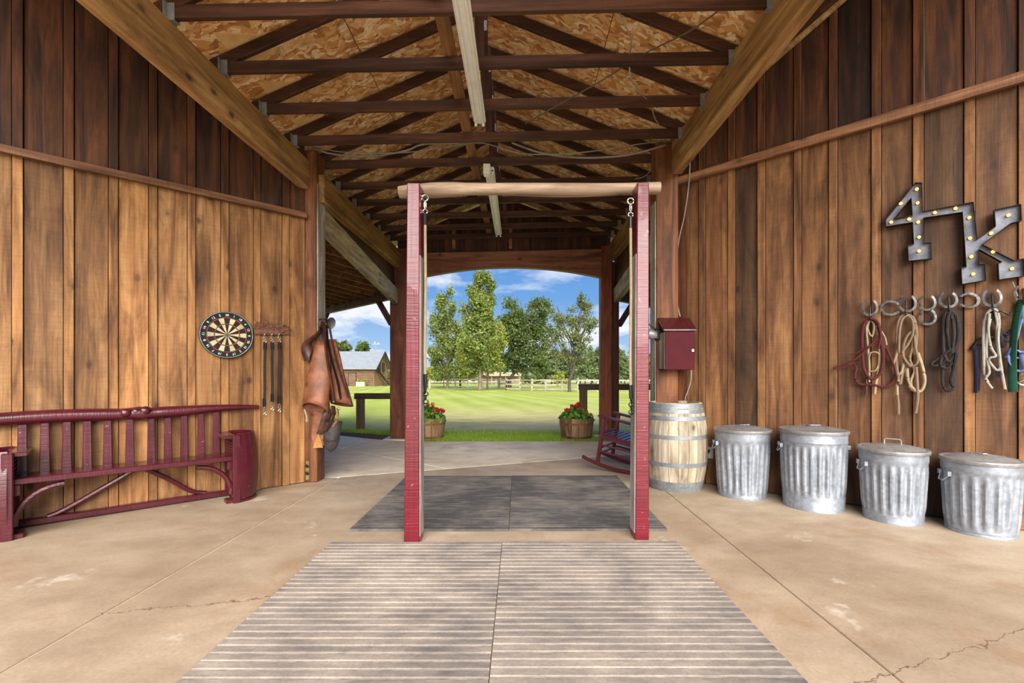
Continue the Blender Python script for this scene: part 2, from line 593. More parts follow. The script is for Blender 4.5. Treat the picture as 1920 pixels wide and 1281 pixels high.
M['galv'] = galv('galvanised_steel')
M['galv_lid'] = galv('dusty_galvanised_lid', (150, 148, 146), 0.45)
M['hoop'] = galv('grey_hoop_steel', (138, 142, 146), 0.5)
M['hanger'] = galv('hanger_steel', (150, 152, 154), 0.45)
M['steel_dark'] = plain('dark_steel', (74, 72, 70), 0.42, 0.8, c2=(44, 42, 42), scale=20)
M['shoe'] = plain('worn_horseshoe_iron', (150, 148, 146), 0.35, 0.85, c2=(62, 60, 60), scale=26)
M['marquee'] = plain('brushed_marquee_steel', (150, 153, 162), 0.40, 0.35, c2=(88, 90, 98), scale=9)
M['rim'] = plain('dark_marquee_rim', (52, 40, 34), 0.45, 0.6, c2=(30, 24, 22))
M['rust'] = plain('rusty_iron', (128, 84, 62), 0.8, 0.2, c2=(74, 48, 38), scale=24)
M['nickel'] = plain('nickel_snap', (206, 202, 190), 0.22, 0.95, c2=(150, 146, 136))
M['brass'] = plain('brassy_plate', (150, 130, 84), 0.5, 0.5, c2=(98, 84, 52), scale=14)
M['black'] = plain('black_leather', (24, 21, 20), 0.5, c2=(12, 11, 10), spec=.2)
M['dark'] = plain('black_plastic', (28, 28, 30), 0.4, c2=(16, 16, 18))
M['white'] = plain('white_enamel', (248, 247, 243), 0.35, c2=(226, 224, 218), scale=5)
M['tube'] = plain('frosted_tube', (238, 238, 230), 0.25, c2=(220, 220, 212))
M['plastic_white'] = plain('white_plastic', (232, 230, 226), 0.4)
M['cable'] = plain('grey_cable', (150, 142, 130), 0.5)
M['cable_dark'] = plain('dark_cable', (88, 82, 76), 0.5)
M['leather'] = plain('tan_brown_leather', (150, 92, 58), 0.5, c2=(84, 48, 30), scale=7, bump=0.3)
M['leather_in'] = plain('russet_suede', (132, 80, 56), 0.8, c2=(88, 50, 34), scale=16, bump=0.2)
M['leather_dk'] = plain('dark_brown_leather', (84, 48, 34), 0.45, c2=(40, 26, 24), scale=12, bump=0.2)
M['leather_blk'] = plain('greyed_black_leather', (66, 60, 58), 0.6, c2=(40, 36, 36), scale=18, bump=0.2)
M['suede'] = plain('ochre_suede', (176, 130, 76), 0.8, c2=(140, 98, 54), scale=18)
M['soil'] = plain('dark_soil', (72, 56, 42), 0.95, c2=(42, 32, 24), scale=30, bump=0.5)


def rope(name, c, c2, sc_=60):
    m, t, b = mat(name)
    v, oi, tc = objco(t)
    wv = t.n('ShaderNodeTexWave', ins={'Vector': v, 'Scale': sc_, 'Distortion': 1.5}, bands_direction='DIAGONAL').outputs['Fac']
    n = t.noise(v, 30, 3)
    f = t.math('ADD', t.math('MULTIPLY', wv, 0.5), t.math('MULTIPLY', n, 0.5))
    put(t, b, t.ramp(f, [(0.25, lin(c2)), (0.7, lin(c))]), 0.8, 0, 0.2, wv, 0.5, 0.003)
    return m


M['rope_maroon'] = rope('maroon_rope', (96, 44, 44), (60, 24, 26))
M['rope_tan'] = rope('tan_brown_rope', (140, 118, 98), (98, 78, 62))
M['rope_cream'] = rope('cream_rope', (180, 162, 132), (126, 108, 84))
M['rope_black'] = rope('black_flecked_rope', (62, 56, 54), (24, 22, 22), 90)
M['rope_grey'] = rope('grey_white_rope', (172, 168, 158), (116, 110, 102))
M['web_navy'] = rope('navy_webbing', (56, 54, 76), (34, 34, 50))
M['web_green'] = rope('green_webbing', (40, 84, 66), (24, 58, 46))
M['web_blue'] = rope('blue_webbing', (120, 140, 190), (84, 102, 156))

M['d_black'] = plain('dart_black', (26, 26, 26), 0.8, c2=(20, 20, 20))
M['d_cream'] = plain('dart_cream', (214, 192, 150), 0.85)
M['d_red'] = plain('dart_red', (176, 44, 48), 0.85)
M['d_green'] = plain('dart_green', (54, 116, 66), 0.85)


def emit(name, c, s):
    m, t, b = mat(name)
    put(t, b, lin(c), 0.4)
    b.inputs['Emission Color'].default_value = lin(c)
    b.inputs['Emission Strength'].default_value = s
    return m


M['bulb'] = emit('lit_warm_bulb', (255, 172, 72), 2.6)


def leaf(name, cs, rough=0.6, trans=0.35):
    m = bpy.data.materials.new(name)
    m.use_nodes = True
    t = NT(m.node_tree)
    g = t.n('ShaderNodeNewGeometry')
    oi = t.n('ShaderNodeObjectInfo')
    pos = t.n('ShaderNodeTexCoord').outputs['Object']
    f = t.math('ADD', t.math('MULTIPLY', g.outputs['Random Per Island'], 0.6), t.math('MULTIPLY', t.noise(pos, 0.9, 3), 0.5))
    col = t.ramp(f, [(0.15, lin(cs[0])), (0.5, lin(cs[1])), (0.9, lin(cs[2]))])
    col = t.mix(1.0, col, oi.outputs['Color'], 'MULTIPLY')
    a = t.n('ShaderNodeBsdfPrincipled', ins={'Base Color': col, 'Roughness': rough, 'Specular IOR Level': 0.2})
    tr = t.n('ShaderNodeBsdfTranslucent', ins={'Color': col})
    mx = t.n('ShaderNodeMixShader', ins={0: trans, 1: a.outputs[0], 2: tr.outputs[0]})
    o = t.n('ShaderNodeOutputMaterial')
    t.l(mx.outputs[0], o.inputs[0])
    return m


M['leaf_mid'] = leaf('mid_green_leaves', ((72, 88, 36), (112, 126, 58), (150, 158, 86)))
M['leaf_lime'] = leaf('lime_green_leaves', ((102, 112, 40), (144, 152, 62), (178, 182, 96)))
M['leaf_dark'] = leaf('dark_green_leaves', ((54, 68, 30), (86, 102, 50), (120, 134, 76)))
M['leaf_olive'] = leaf('olive_sparse_leaves', ((70, 78, 44), (104, 112, 66), (138, 144, 96)))
M['leaf_pine'] = leaf('pine_needles', ((74, 90, 54), (106, 122, 74), (138, 150, 100)))
M['leaf_ger'] = leaf('geranium_leaves', ((60, 100, 30), (96, 144, 48), (140, 184, 80)))
M['petal'] = leaf('red_petals', ((176, 16, 20), (222, 30, 34), (240, 74, 66)), 0.5, 0.2)
M['blade'] = leaf('grass_blades', ((108, 138, 34), (146, 176, 52), (178, 198, 84)))
M['bark'] = plain('grey_brown_bark', (132, 116, 98), 0.9, c2=(82, 70, 58), scale=6, bump=0.5)
M['bark_dk'] = plain('dark_bark', (86, 74, 62), 0.9, c2=(52, 44, 38), scale=6, bump=0.5)


def lawn_mat():
    m, t, b = mat('mown_lawn')
    tc = t.n('ShaderNodeTexCoord').outputs['Object']
    sp = t.n('ShaderNodeSeparateXYZ', ins={0: tc})
    n1 = t.noise(t.mapping(tc, (0.35, 0.12, 1)), 1.0, 5, 0.6)
    n2 = t.noise(tc, 3.0, 5, 0.7)
    n3 = t.noise(t.mapping(tc, (16, 8, 1)), 2.0, 3, 0.7)
    stripe = t.n('ShaderNodeTexWave', ins={'Vector': t.n('ShaderNodeMapping', ins={'Vector': tc, 'Rotation': (0, 0, R(-14))}).outputs[0], 'Scale': 0.22, 'Distortion': 1.2, 'Detail': 2.0}, bands_direction='X').outputs['Fac']
    f = t.math('ADD', t.math('MULTIPLY', n1, 0.6), t.math('ADD', t.math('MULTIPLY', stripe, 0.10), t.math('MULTIPLY', n2, 0.28)))
    col = t.ramp(f, [(0.28, lin((126, 140, 56))), (0.5, lin((156, 166, 80))), (0.72, lin((184, 184, 110)))])
    # worn, dry turf in front of the strip by the slab
    band = t.math('MULTIPLY', t.ramp(t.math('MULTIPLY', sp.outputs[1], 0.02), [(0.19, 0.0), (0.215, 1.0), (0.26, 0.75), (0.40, 0.0)]),
                  t.ramp(t.math('ABSOLUTE', t.math('MULTIPLY', sp.outputs[0], 0.1)), [(0.22, 1.0), (0.5, 0.0)]))
    dn = t.ramp(t.noise(t.mapping(tc, (0.7, 1.4, 1)), 1.4, 5, 0.7), [(0.30, 0.0), (0.52, 0.9)])
    col = t.mix(t.math('MULTIPLY', band, dn), col, lin((222, 196, 146)))
    col = t.mix(0.3, col, t.ramp(n3, [(0.3, 0.55), (0.7, 1.0)]), 'MULTIPLY')
    put(t, b, col, 0.9, 0, 0.1, n3, 0.4, 0.03)
    return m


M['lawn'] = lawn_mat()
M['roof_metal'] = plain('grey_metal_roof', (128, 133, 137), 0.6, 0.0, c2=(112, 117, 122), scale=2)
M['roofing'] = plain('brown_roofing', (90, 78, 66), 0.9)
M['barn'] = wood('brown_log_siding', (92, 66, 48), (124, 92, 70), (148, 114, 88), 'x', 0.8, False, 0.0, 0.3)
M['barn_gable'] = wood('golden_gable_siding', (120, 92, 56), (156, 124, 80), (178, 146, 100), 'z', 0.8, False, 0.0, 0.3)
M['barn_dark'] = plain('dark_barn_trim', (70, 52, 42), 0.8)
M['tan_shed'] = plain('tan_shed_paint', (190, 172, 138), 0.8)

# ================================================================= SETTING
# lawn, one sheet that falls away from the slab
g = MB()
xs = [-160, -80, -40, -20, -10, -5, 0, 5, 10, 20, 40, 80, 160]
ys = [-60, -25, -10, 0, 8, 9, 10, 12, 15, 20, 28, 38, 50, 70, 100, 140, 200]
rl = random.Random(3)
g.add([(x, y, lawn_z(y) - (0.03 if y < 8 else 0) + (rl.uniform(-.02, .02) if y > 12 else 0)) for y in ys for x in xs],
      [(j * len(xs) + i, j * len(xs) + i + 1, (j + 1) * len(xs) + i + 1, (j + 1) * len(xs) + i) for j in range(len(ys) - 1) for i in range(len(xs) - 1)])
lawn_o = g.build('lawn', M['lawn'], smooth=True)
tag(lawn_o, 'mown green lawn falling away towards the fence and trees', kind='structure')

# concrete floor: a bed with joint filler showing, and the poured slabs on it
fl = MB().prism([(-9.5, -14), (9.5, -14), (8.5, 8.0), (1.9, 8.04), (-1.9, 8.04), (-2.6, 8.4), (-8.5, 11)], -0.13, -0.009, 'z').build('floor', M['joint'])
tag(fl, 'tan concrete floor of the breezeway', kind='structure')


def slab(poly, m, c=None):
    b = MB().prism(poly, -0.05, 0.0, 'z')
    return b.build('slab', m, fl, bevel=0.004, color=c)


def fy(x): return 5.26 + 0.397 * (x + 2.21)
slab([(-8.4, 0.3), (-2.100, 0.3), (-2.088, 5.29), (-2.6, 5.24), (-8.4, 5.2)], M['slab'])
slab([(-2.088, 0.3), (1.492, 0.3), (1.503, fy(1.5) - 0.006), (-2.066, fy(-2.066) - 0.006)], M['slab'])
slab([(-9.4, -13.9), (9.4, -13.9), (8.4, 0.292), (-8.4, 0.292)], M['slab_out'])  # unseen pale apron behind the camera, added to bounce sunlight onto the ceiling
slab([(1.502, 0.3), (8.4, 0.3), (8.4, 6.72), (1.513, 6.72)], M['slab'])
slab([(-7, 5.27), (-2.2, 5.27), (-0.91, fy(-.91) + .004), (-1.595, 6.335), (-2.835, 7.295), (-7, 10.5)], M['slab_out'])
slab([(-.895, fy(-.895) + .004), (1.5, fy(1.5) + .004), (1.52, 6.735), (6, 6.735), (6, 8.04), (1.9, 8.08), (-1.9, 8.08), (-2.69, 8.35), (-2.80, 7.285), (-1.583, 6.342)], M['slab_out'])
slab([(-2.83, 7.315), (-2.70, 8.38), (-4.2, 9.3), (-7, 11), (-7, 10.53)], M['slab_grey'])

BAT_L = [(22.5, 43), (119.5, 138.5), (204, 221.5), (279.5, 295), (352, 366.5), (415, 429), (476, 488.5), (530, 542.5)]
BAT_R = [(1310, 1322), (1365, 1378), (1420, 1434.5), (1488.5, 1502.5), (1554, 1570), (1634, 1652), (1712, 1732), (1808, 1828), (1910, 1931)]


def plank_wall(name, fr, bats, s_end, trim, top, label, seed, dark_lo, dark_up, mlow, ledger_s):
    """board-and-batten wall: lower and upper boards parted by a ledger; s runs from the far corner to the viewer"""
    rnd = random.Random(seed)
    w = MB().box(min(0, fr.sg * s_end), max(0, fr.sg * s_end), -0.14, 0.0, 0.0, top).build(name, M['barn_dark'], None, (fr.A.x, fr.A.y, 0), (0, 0, fr.rz))
    tag(w, label, kind='structure')
    iv = sorted([tuple(sorted((fr.hit(a, v=.035)[0], fr.hit(b, v=.035)[0]))) for a, b in bats])
    step = (iv[-1][0] - iv[0][0]) / (len(iv) - 1)
    while iv[-1][1] + step < s_end:
        o = iv[-1]
        iv.append((o[0] + step, o[1] + step))
    lo = [0.0] + [b for a, b in iv]
    hi = [a for a, b in iv] + [s_end]
    mids = lo
    for i in range(len(mids)):
        a, b = lo[i] + 0.0045, hi[i] - 0.0045
        zt = trim((a + b) / 2) - 0.05
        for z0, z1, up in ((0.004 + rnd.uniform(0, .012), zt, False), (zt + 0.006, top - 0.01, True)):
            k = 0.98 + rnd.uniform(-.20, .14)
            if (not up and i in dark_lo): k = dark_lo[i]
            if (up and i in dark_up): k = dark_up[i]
            h = rnd.uniform(-.05, .05)
            th = 0.022 + rnd.uniform(-.003, .003)
            xa, xb = sorted((fr.sg * a, fr.sg * b))
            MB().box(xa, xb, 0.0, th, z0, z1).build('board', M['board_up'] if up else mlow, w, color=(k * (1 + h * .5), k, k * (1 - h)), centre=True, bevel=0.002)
    for i, (a, b) in enumerate(iv):
        zt = trim((a + b) / 2) - 0.05
        for z0, z1, up in ((0.004, zt - 0.004, False), (zt + 0.012, top - 0.01, True)):
            k = 1.14 + rnd.uniform(-.16, .16)
            xa, xb = sorted((fr.sg * a, fr.sg * b))
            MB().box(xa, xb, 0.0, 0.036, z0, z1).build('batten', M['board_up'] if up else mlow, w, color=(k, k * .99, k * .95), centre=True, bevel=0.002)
    s0, s1 = ledger_s
    p, q = (fr.sg * s0, 0.068, trim(s0) - 0.04), (fr.sg * s1, 0.068, trim(s1) - 0.04)
    MB().beam(p, q, 0.045, 0.085 if name == 'wall_right' else 0.06).build('ledger_strip', M['rail'], w, bevel=0.003, centre=True)
    return w


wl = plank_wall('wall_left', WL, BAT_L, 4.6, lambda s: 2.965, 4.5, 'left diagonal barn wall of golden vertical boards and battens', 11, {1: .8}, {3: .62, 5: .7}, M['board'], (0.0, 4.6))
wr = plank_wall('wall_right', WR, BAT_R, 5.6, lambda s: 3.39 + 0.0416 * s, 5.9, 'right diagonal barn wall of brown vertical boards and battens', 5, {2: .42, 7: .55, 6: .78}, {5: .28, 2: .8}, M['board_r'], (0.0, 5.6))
# sloping board where the side roof meets the right wall
a, b = WR.hit(1405, 145, .05), WR.hit(1620, -46, .05)
MB().beam((-a[0], 0.07, a[1]), (-b[0], 0.07, b[1]), 0.05, 0.15).build('rake_board', M['beam'], wr, bevel=0.004, centre=True)
# corner board beside the right post, thin filler beside the left post
MB().box(-0.115, -0.0, 0.02, 0.05, 0, 3.39).build('corner_board', M['board_up'], wr, centre=True, color=(1.35, 1.3, 1.2))

# ---- roof over the breezeway
RX, RZ, ROLL = -0.315, 3.64, -0.020
HALF, SL = 1.985, 0.42
ce = shell('ceiling', (RX, 0, RZ), (0, ROLL, 0))
tag(ce, 'strand board roof sheathing over the trusses')
an = math.atan(SL)
rise = HALF * SL
ryx = Matrix.Rotation
base_z = 0.06 + 0.045 / math.cos(an) + 0.02
rnd = random.Random(2)
for sd in (-1, 1):
    for j, (y0, y1) in enumerate(((0.2, 0.35), (0.35, 2.79), (2.79, 5.23), (5.23, 7.67), (7.67, 9.0))):
        for k, (u0, u1) in enumerate(((0.0, 1.2), (1.2, 2.42))):        # u: down the slope from the ridge
            b = MB().box(u0 + .003 + (0.012 if k == 0 else 0), u1 - .003, y0 + .003, y1 - .003, 0.0, 0.014)
            Mx = Matrix.Translation((0, 0, base_z + rise)) @ Matrix.Rotation(an, 4, 'Y')
            if sd < 0: Mx = Matrix.Scale(-1, 4, (1, 0, 0)) @ Mx
            b.xf(Mx)
            c = rnd.uniform(.92, 1.05)
            tint = (c, c, c)
            b.build('sheathing_panel', M['osb'], ce, color=tint, centre=True)
    # lighter offcut panels by the left eave
    b = MB().box(0, 2.45, .2, 9.05, 0.03, 0.06)
    Mx = Matrix.Translation((0, 0, base_z + rise)) @ Matrix.Rotation(an, 4, 'Y')
    if sd < 0: Mx = Matrix.Scale(-1, 4, (1, 0, 0)) @ Mx
    b.xf(Mx).build('roof_covering', M['roofing'], ce)
for j in range(3):
    y0 = 3.66 + j * 0.575
    b = MB()
    b.prism([(1.72, y0), (2.12, y0 - .25), (2.12, y0 + .30)], -0.008, -0.001, 'z')
    b.xf(Matrix.Scale(-1, 4, (1, 0, 0)) @ Matrix.Translation((0, 0, base_z + rise)) @ Matrix.Rotation(an, 4, 'Y'))
    b.build('patch_panel', M['ply'], ce, centre=True)

# side roofs between the long beams and the splayed walls, rising outwards
MB().add([(1.78, 0.4, 3.80), (1.78, 5.25, 3.80), (4.6, 5.25, 5.80), (4.6, 0.4, 5.80), (1.78, 0.4, 3.86), (1.78, 5.25, 3.86), (4.6, 5.25, 5.86), (4.6, 0.4, 5.86)],
         [(0, 1, 2, 3), (4, 5, 6, 7), (0, 4, 5, 1), (1, 5, 6, 2), (2, 6, 7, 3), (3, 7, 4, 0)]).build('ceiling_right', M['board_up'])['kind'] = 'structure'
MB().add([(-2.41, 0.4, 3.72), (-2.41, 5.1, 3.72), (-4.6, 5.1, 5.30), (-4.6, 0.4, 5.30), (-2.41, 0.4, 3.78), (-2.41, 5.1, 3.78), (-4.6, 5.1, 5.36), (-4.6, 0.4, 5.36)],
         [(0, 1, 2, 3), (4, 5, 6, 7), (0, 4, 5, 1), (1, 5, 6, 2), (2, 6, 7, 3), (3, 7, 4, 0)]).build('ceiling_left', M['board_up'])['kind'] = 'structure'

# ---- roof trusses
ORD = ['first', 'second', 'third', 'fourth', 'fifth', 'sixth', 'seventh', 'eighth', 'ninth', 'tenth', 'eleventh']
TY = [3.05, 3.60, 4.16, 4.73, 5.28, 5.88, 6.46, 7.04, 7.60, 8.15]


def truss_label(i):
    return '%s roof truss counted from the camera end, dark brown with steel hangers' % ORD[i]


tr = thing('roof_truss', truss_label(0), 'truss', (RX, TY[0], RZ), 0, 'roof trusses over the breezeway')
tr.rotation_euler = (0, ROLL, 0)
MB().box(-HALF, HALF, -.02, .02, -.0445, .0445).build('bottom_chord', M['truss'], tr, bevel=.003)
for sd in (-1, 1):
    MB().beam((sd * (HALF + .10), 0, .06 - .10 * SL), (sd * .003, 0, .06 + rise), .038, .089, up=(0, 1, 0) if False else (0, 0, 1)).build('top_chord', M['truss'], tr, bevel=.003)
    h = MB()
    x = sd * (HALF - .03)
    h.box(min(x, x + sd * .055), max(x, x + sd * .055), -.026, -.0215, -.06, .05)
    h.box(min(x, x + sd * .055), max(x, x + sd * .055), .0215, .026, -.06, .05)
    h.box(min(x, x + sd * .055), max(x, x + sd * .055), -.026, .026, -.062, -.057)
    h.box(min(x + sd * .045, x + sd * .05), max(x + sd * .045, x + sd * .05), -.06, .06, -.06, .05)
    for q in range(3):
        h.box(x + sd * .008 + sd * .014 * q, x + sd * .012 + sd * .014 * q, -.0285, -.026, -.05, .045)
    hg = h.build('joist_hanger', M['hanger'], tr)
    hg['label'] = 'galvanised steel hanger'
MB().box(-.02, .05, -.018, .018, .046, rise + .01).build('king_post', M['truss_z'], tr, bevel=.003)
for z in (rise - .13,):
    p = MB().box(.0, .045, -.0235, -.0185, z - .045, z + .045).build('gusset_plate', M['hanger'], tr)
for i in range(1, len(TY)):
    dup(tr, (RX, TY[i], RZ), label=truss_label(i))
# lengthwise runner lying on the bottom chords
rb = MB().beam((-.54, 1.6, RZ + .072), (-.52, 8.3, RZ + .072), .10, .038).build('runner_board', M['runner'], bevel=.003)
tag(rb, 'long brown runner board lying across the tops of the truss chords', 'board')

# ---- long beams, posts, arched header
def beam_thing(p, q, wd, ht, m, label, name='timber_beam'):
    o = MB().beam(p, q, wd, ht).build(name, m, bevel=.008, centre=True)
    return tag(o, label, 'beam')


bl = MB().beam((-2.352, 0.1, 3.385), (-2.352, 5.045, 3.385), .11, .31).build('timber_beam', M['beam'], bevel=.008, centre=True)
tag(bl, 'long tan fir beam above the left wall, carrying the near truss ends', 'beam')
br = MB().beam((1.735, 0.1, 3.535), (1.735, 5.04, 3.555), .11, .33).build('timber_beam', M['beam'], bevel=.008, centre=True)
tag(br, 'long tan fir beam above the right wall, carrying the near truss ends', 'beam')
b = beam_thing((-2.215, 5.10, 3.265), (-2.215, 8.42, 3.29), .11, .31, M['beam'], 'brown fir beam from the left corner post to the far left post')
b.color = (.86, .78, .66, 1)
b = beam_thing((1.72, 5.26, 3.42), (1.76, 8.62, 3.47), .11, .32, M['beam'], 'brown fir beam from the right corner post to the far right post')
b.color = (.86, .78, .66, 1)
# hip beams of the two porch roofs, paler and dropping outwards
beam_thing((-2.32, 5.24, 3.02), (-2.25, 8.40, 2.60), .10, .27, M['beam_grey'], 'greyed pale beam sloping down to the far left post under the porch roof', 'hip_beam')
beam_thing((1.80, 5.30, 3.02), (1.84, 8.62, 2.66), .10, .27, M['beam_grey'], 'greyed pale beam sloping down to the far right post under the porch roof', 'hip_beam')


def post(label, x0, x1, y0, y1, h, m, pale=None, zb=0.0):
    o = MB().box(x0, x1, y0, y1, zb, h).build('timber_post', m, bevel=.01, centre=True)
    tag(o, label, 'post', 'corner and far posts of the breezeway')
    return o


pl = post('brown timber corner post at the end of the left wall, with hanging leather chaps', -2.38, -2.222, 5.05, 5.265, 3.66, M['post'])
c0 = Vector(pl.location)
MB().box(-2.2215, -2.214, 5.062, 5.258, 1.45, 3.3).xf(Matrix.Translation(-c0)).build('weathered_sheen_face', M['pale'], pl)['label'] = 'pale weathered face with painted sky sheen'  # weathered side face, with grazing sky sheen painted into its pale colour
bp = MB()
bp.box(-2.338, -2.300, 5.040, 5.0495, 0.03, 0.235)
plate = bp.xf(Matrix.Translation(-c0)).build('base_plate', M['brass'], pl)
plate['label'] = 'brassy bolted plate'
for z in (.085, .165):
    MB().lathe([(.001, .016), (.012, .016), (.014, .006), (.022, .004), (.022, 0)], 10).xf(Matrix.Translation(Vector((-2.319, 5.040, z + .02)) - c0) @ Matrix.Rotation(R(90), 4, 'X')).build('bolt', M['steel_dark'], plate)
pr = post('brown timber corner post at the end of the right wall, behind the red breaker box', 1.515, 1.765, 5.05, 5.25, 3.74, M['post'])
pr.color = (.8, .78, .76, 1)
c1 = Vector(pr.location)
MB().box(1.507, 1.5145, 5.058, 5.245, .3, 3.1).xf(Matrix.Translation(-c1)).build('weathered_sheen_face', M['pale'], pr)['label'] = 'pale weathered face with painted sky sheen'  # paler side face; sky reflection is put into the wood colour
pf = post('far left timber post beside the lawn, half hidden by the left crimson post', -2.36, -2.06, 8.42, 8.66, 3.5, M['post_far'])
MB().prism([(-2.46, 8.3), (-1.98, 8.3), (-1.98, 8.75), (-2.46, 8.75)], -.10, .0, 'z').build('pier_pad', M['slab_grey'], pf, -Vector(pf.location))
pf2 = post('far right timber post behind the rocking chair', 1.55, 1.76, 8.62, 8.84, 3.6, M['post_far'])
pf2.color = (1.7, 1.5, 1.35, 1)
MB().box(1.762, 1.90, 8.66, 8.82, -.05, 3.3).xf(Matrix.Translation(-Vector(pf2.location))).build('sister_post', M['post_far'], pf2, color=(.6, .62, .64))
MB().prism([(1.45, 8.52), (2.0, 8.52), (2.0, 8.94), (1.45, 8.94)], -.10, -.0, 'z').build('pier_pad', M['slab_grey'], pf2, -Vector(pf2.location))

poly = [(-2.05, 3.44), (-2.05, 2.94)]
for i in range(25):
    u = i / 24
    x = -2.05 + u * 3.60
    poly.append((x, 2.94 + 0.05 * u + 0.215 * (1 - (2 * u - 1) ** 2)))
poly += [(1.55, 3.52)]
hd = MB().prism(poly, 8.56, 8.70, 'y').build('arched_header', M['beam_x'], bevel=0)
tag(hd, 'wide brown header beam with an arched lower edge over the far opening', 'beam')
# gable boards above the header
gb = shell('wall_far')
tag(gb, 'dark gable boards above the arched header')
x = -2.2
rnd = random.Random(9)
while x < 1.70:
    w_ = rnd.uniform(.17, .24)
    h = 3.64 + base_z + rise - abs(x + w_ / 2 - RX) * SL - 0.09
    k = rnd.uniform(.75, 1.25)
    MB().box(x + .003, x + w_ - .003, 8.705, 8.73, 3.30, h).build('board', M['board_up'], gb, color=(k, k * .95, k * .9), centre=True)
    x += w_
MB().prism([(-2.3, 3.3), (1.75, 3.3), (1.75, 3.80), (RX, 3.64 + base_z + rise - .04), (-2.3, 3.74)], 8.735, 8.75, 'y').build('backing', M['barn_dark'], gb)
for x in (-1.25, -.18):
    MB().box(x, x + .06, 8.66, 8.70, 3.55, 4.0).build('gable_stud', M['runner'], gb, centre=True)

# ---- porch roofs on the outer sides (rafters at 45 degrees)
def porch(side):
    sg = -1 if side == 'left' else 1
    Cn = Vector((-2.47, 5.30)) if sg < 0 else Vector((1.93, 5.36))
    far = Vector((-2.30, 8.50)) if sg < 0 else Vector((1.86, 8.72))
    w_ = Vector((sg * .7071, .7071))
    o_ = Vector((-sg * .7071, .7071))
    OW = (far - Cn).dot(o_)
    WF = (far - Cn).dot(w_)
    ZH, ZL = 3.13, 2.83

    def P(a, b, z): q = Cn + w_ * a + o_ * b; return (q.x, q.y, z)
    r = shell('ceiling_porch_' + side)
    tag(r, 'dark underside of the %s porch roof with its rafters' % side)
    dk = [P(0, 0, ZH), P(6.4, 0, ZH), P(6.4, OW + .3, ZL - .04), P(WF + .2, OW + .3, ZL - .04)]
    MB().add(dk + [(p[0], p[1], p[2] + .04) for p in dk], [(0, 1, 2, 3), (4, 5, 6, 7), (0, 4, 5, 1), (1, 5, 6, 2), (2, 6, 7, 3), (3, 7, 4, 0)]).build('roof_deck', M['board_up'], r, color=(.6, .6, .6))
    a = .30
    while a < 6.3:
        e = min(OW, a / WF * OW)
        MB().beam(P(a, 0.02, ZH - .075), P(a, e, ZH - .075 + (ZL - ZH) * e / OW), .045, .13).build('rafter', M['runner'], r, bevel=.003, color=(.8, .72, .62))
        a += .36
    # outer edge beam, its knee braces and the next post along
    eb = MB().beam(P(WF + .02, OW, 2.70), P(6.3, OW, 2.70), .10, .24).build('edge_beam', M['post_far'], bevel=.006, centre=True)
    tag(eb, 'brown edge beam of the %s porch running out from the far %s post' % (side, side), 'beam')
    kb = MB().beam(P(WF + .10, OW, 2.12), P(WF + .62, OW, 2.62), .08, .09).build('knee_brace', M['post_far'], bevel=.005, centre=True)
    tag(kb, 'diagonal knee brace between the far %s post and the porch edge beam' % side, 'brace')
    np_ = MB()
    q = P(5.75, OW, 0)
    np_.box(q[0] - .1, q[0] + .1, q[1] - .1, q[1] + .1, -.09, 2.58)
    o = np_.build('porch_post', M['post_far'], bevel=.01, centre=True)
    tag(o, 'outer porch post of the %s wing, mostly hidden behind the wall corner' % side, 'post')
    kb = MB().beam(P(5.66, OW, 2.1), P(5.12, OW, 2.62), .08, .09).build('knee_brace', M['post_far'], bevel=.005, centre=True)
    tag(kb, 'diagonal knee brace on the outer porch post of the %s wing' % side, 'brace')
    xi = -2.30 if sg < 0 else 1.84
    MB().prism([(Cn.y, 3.06), (far.y, 2.66), (far.y, 3.34 if sg < 0 else 3.52), (Cn.y, 3.34 if sg < 0 else 3.50)], xi - .02, xi + .02, 'y').xf(Matrix(((0, 1, 0, 0), (1, 0, 0, 0), (0, 0, 1, 0), (0, 0, 0, 1)))).build('infill_board', M['board_up'], r)
    # outside wall of the wing
    bk = [P(0.02, -.01, 0), P(6.3, -.01, 0), P(6.3, -.12, 0), P(0.02, -.12, 0)]
    ow = MB().add(bk + [(p[0], p[1], 3.3) for p in bk], [(0, 1, 2, 3), (4, 5, 6, 7), (0, 4, 5, 1), (1, 5, 6, 2), (2, 6, 7, 3), (3, 7, 4, 0)]).build('wall_porch_' + side, M['board'])
    ow['kind'] = 'structure'


porch('left')
porch('right')
# eave gutters showing past the header
for sx, (x, z) in (('left', (-2.02, 3.12)), ('right', (1.66, 3.23))):
    gt = MB()
    s_ = -1 if sx == 'left' else 1
    gt.prism([(x, z + .10), (x - s_ * .14, z + .10), (x - s_ * .14, z + .05), (x - s_ * .08, z), (x - s_ * .08, z - .06), (x, z - .06)], 8.75, 9.3, 'y')
    gt.beam((x - s_ * .04, 8.9, z + .08), (x - s_ * .04, 8.9, z + .45), .06, .06, up=(0, 1, 0))
    gt.xf((Matrix.Translation((RX, 0, RZ)) @ Matrix.Rotation(ROLL, 4, 'Y')).inverted())
    gt.build('eave_return', M['pale'], ce, color=(.8, .7, .6))

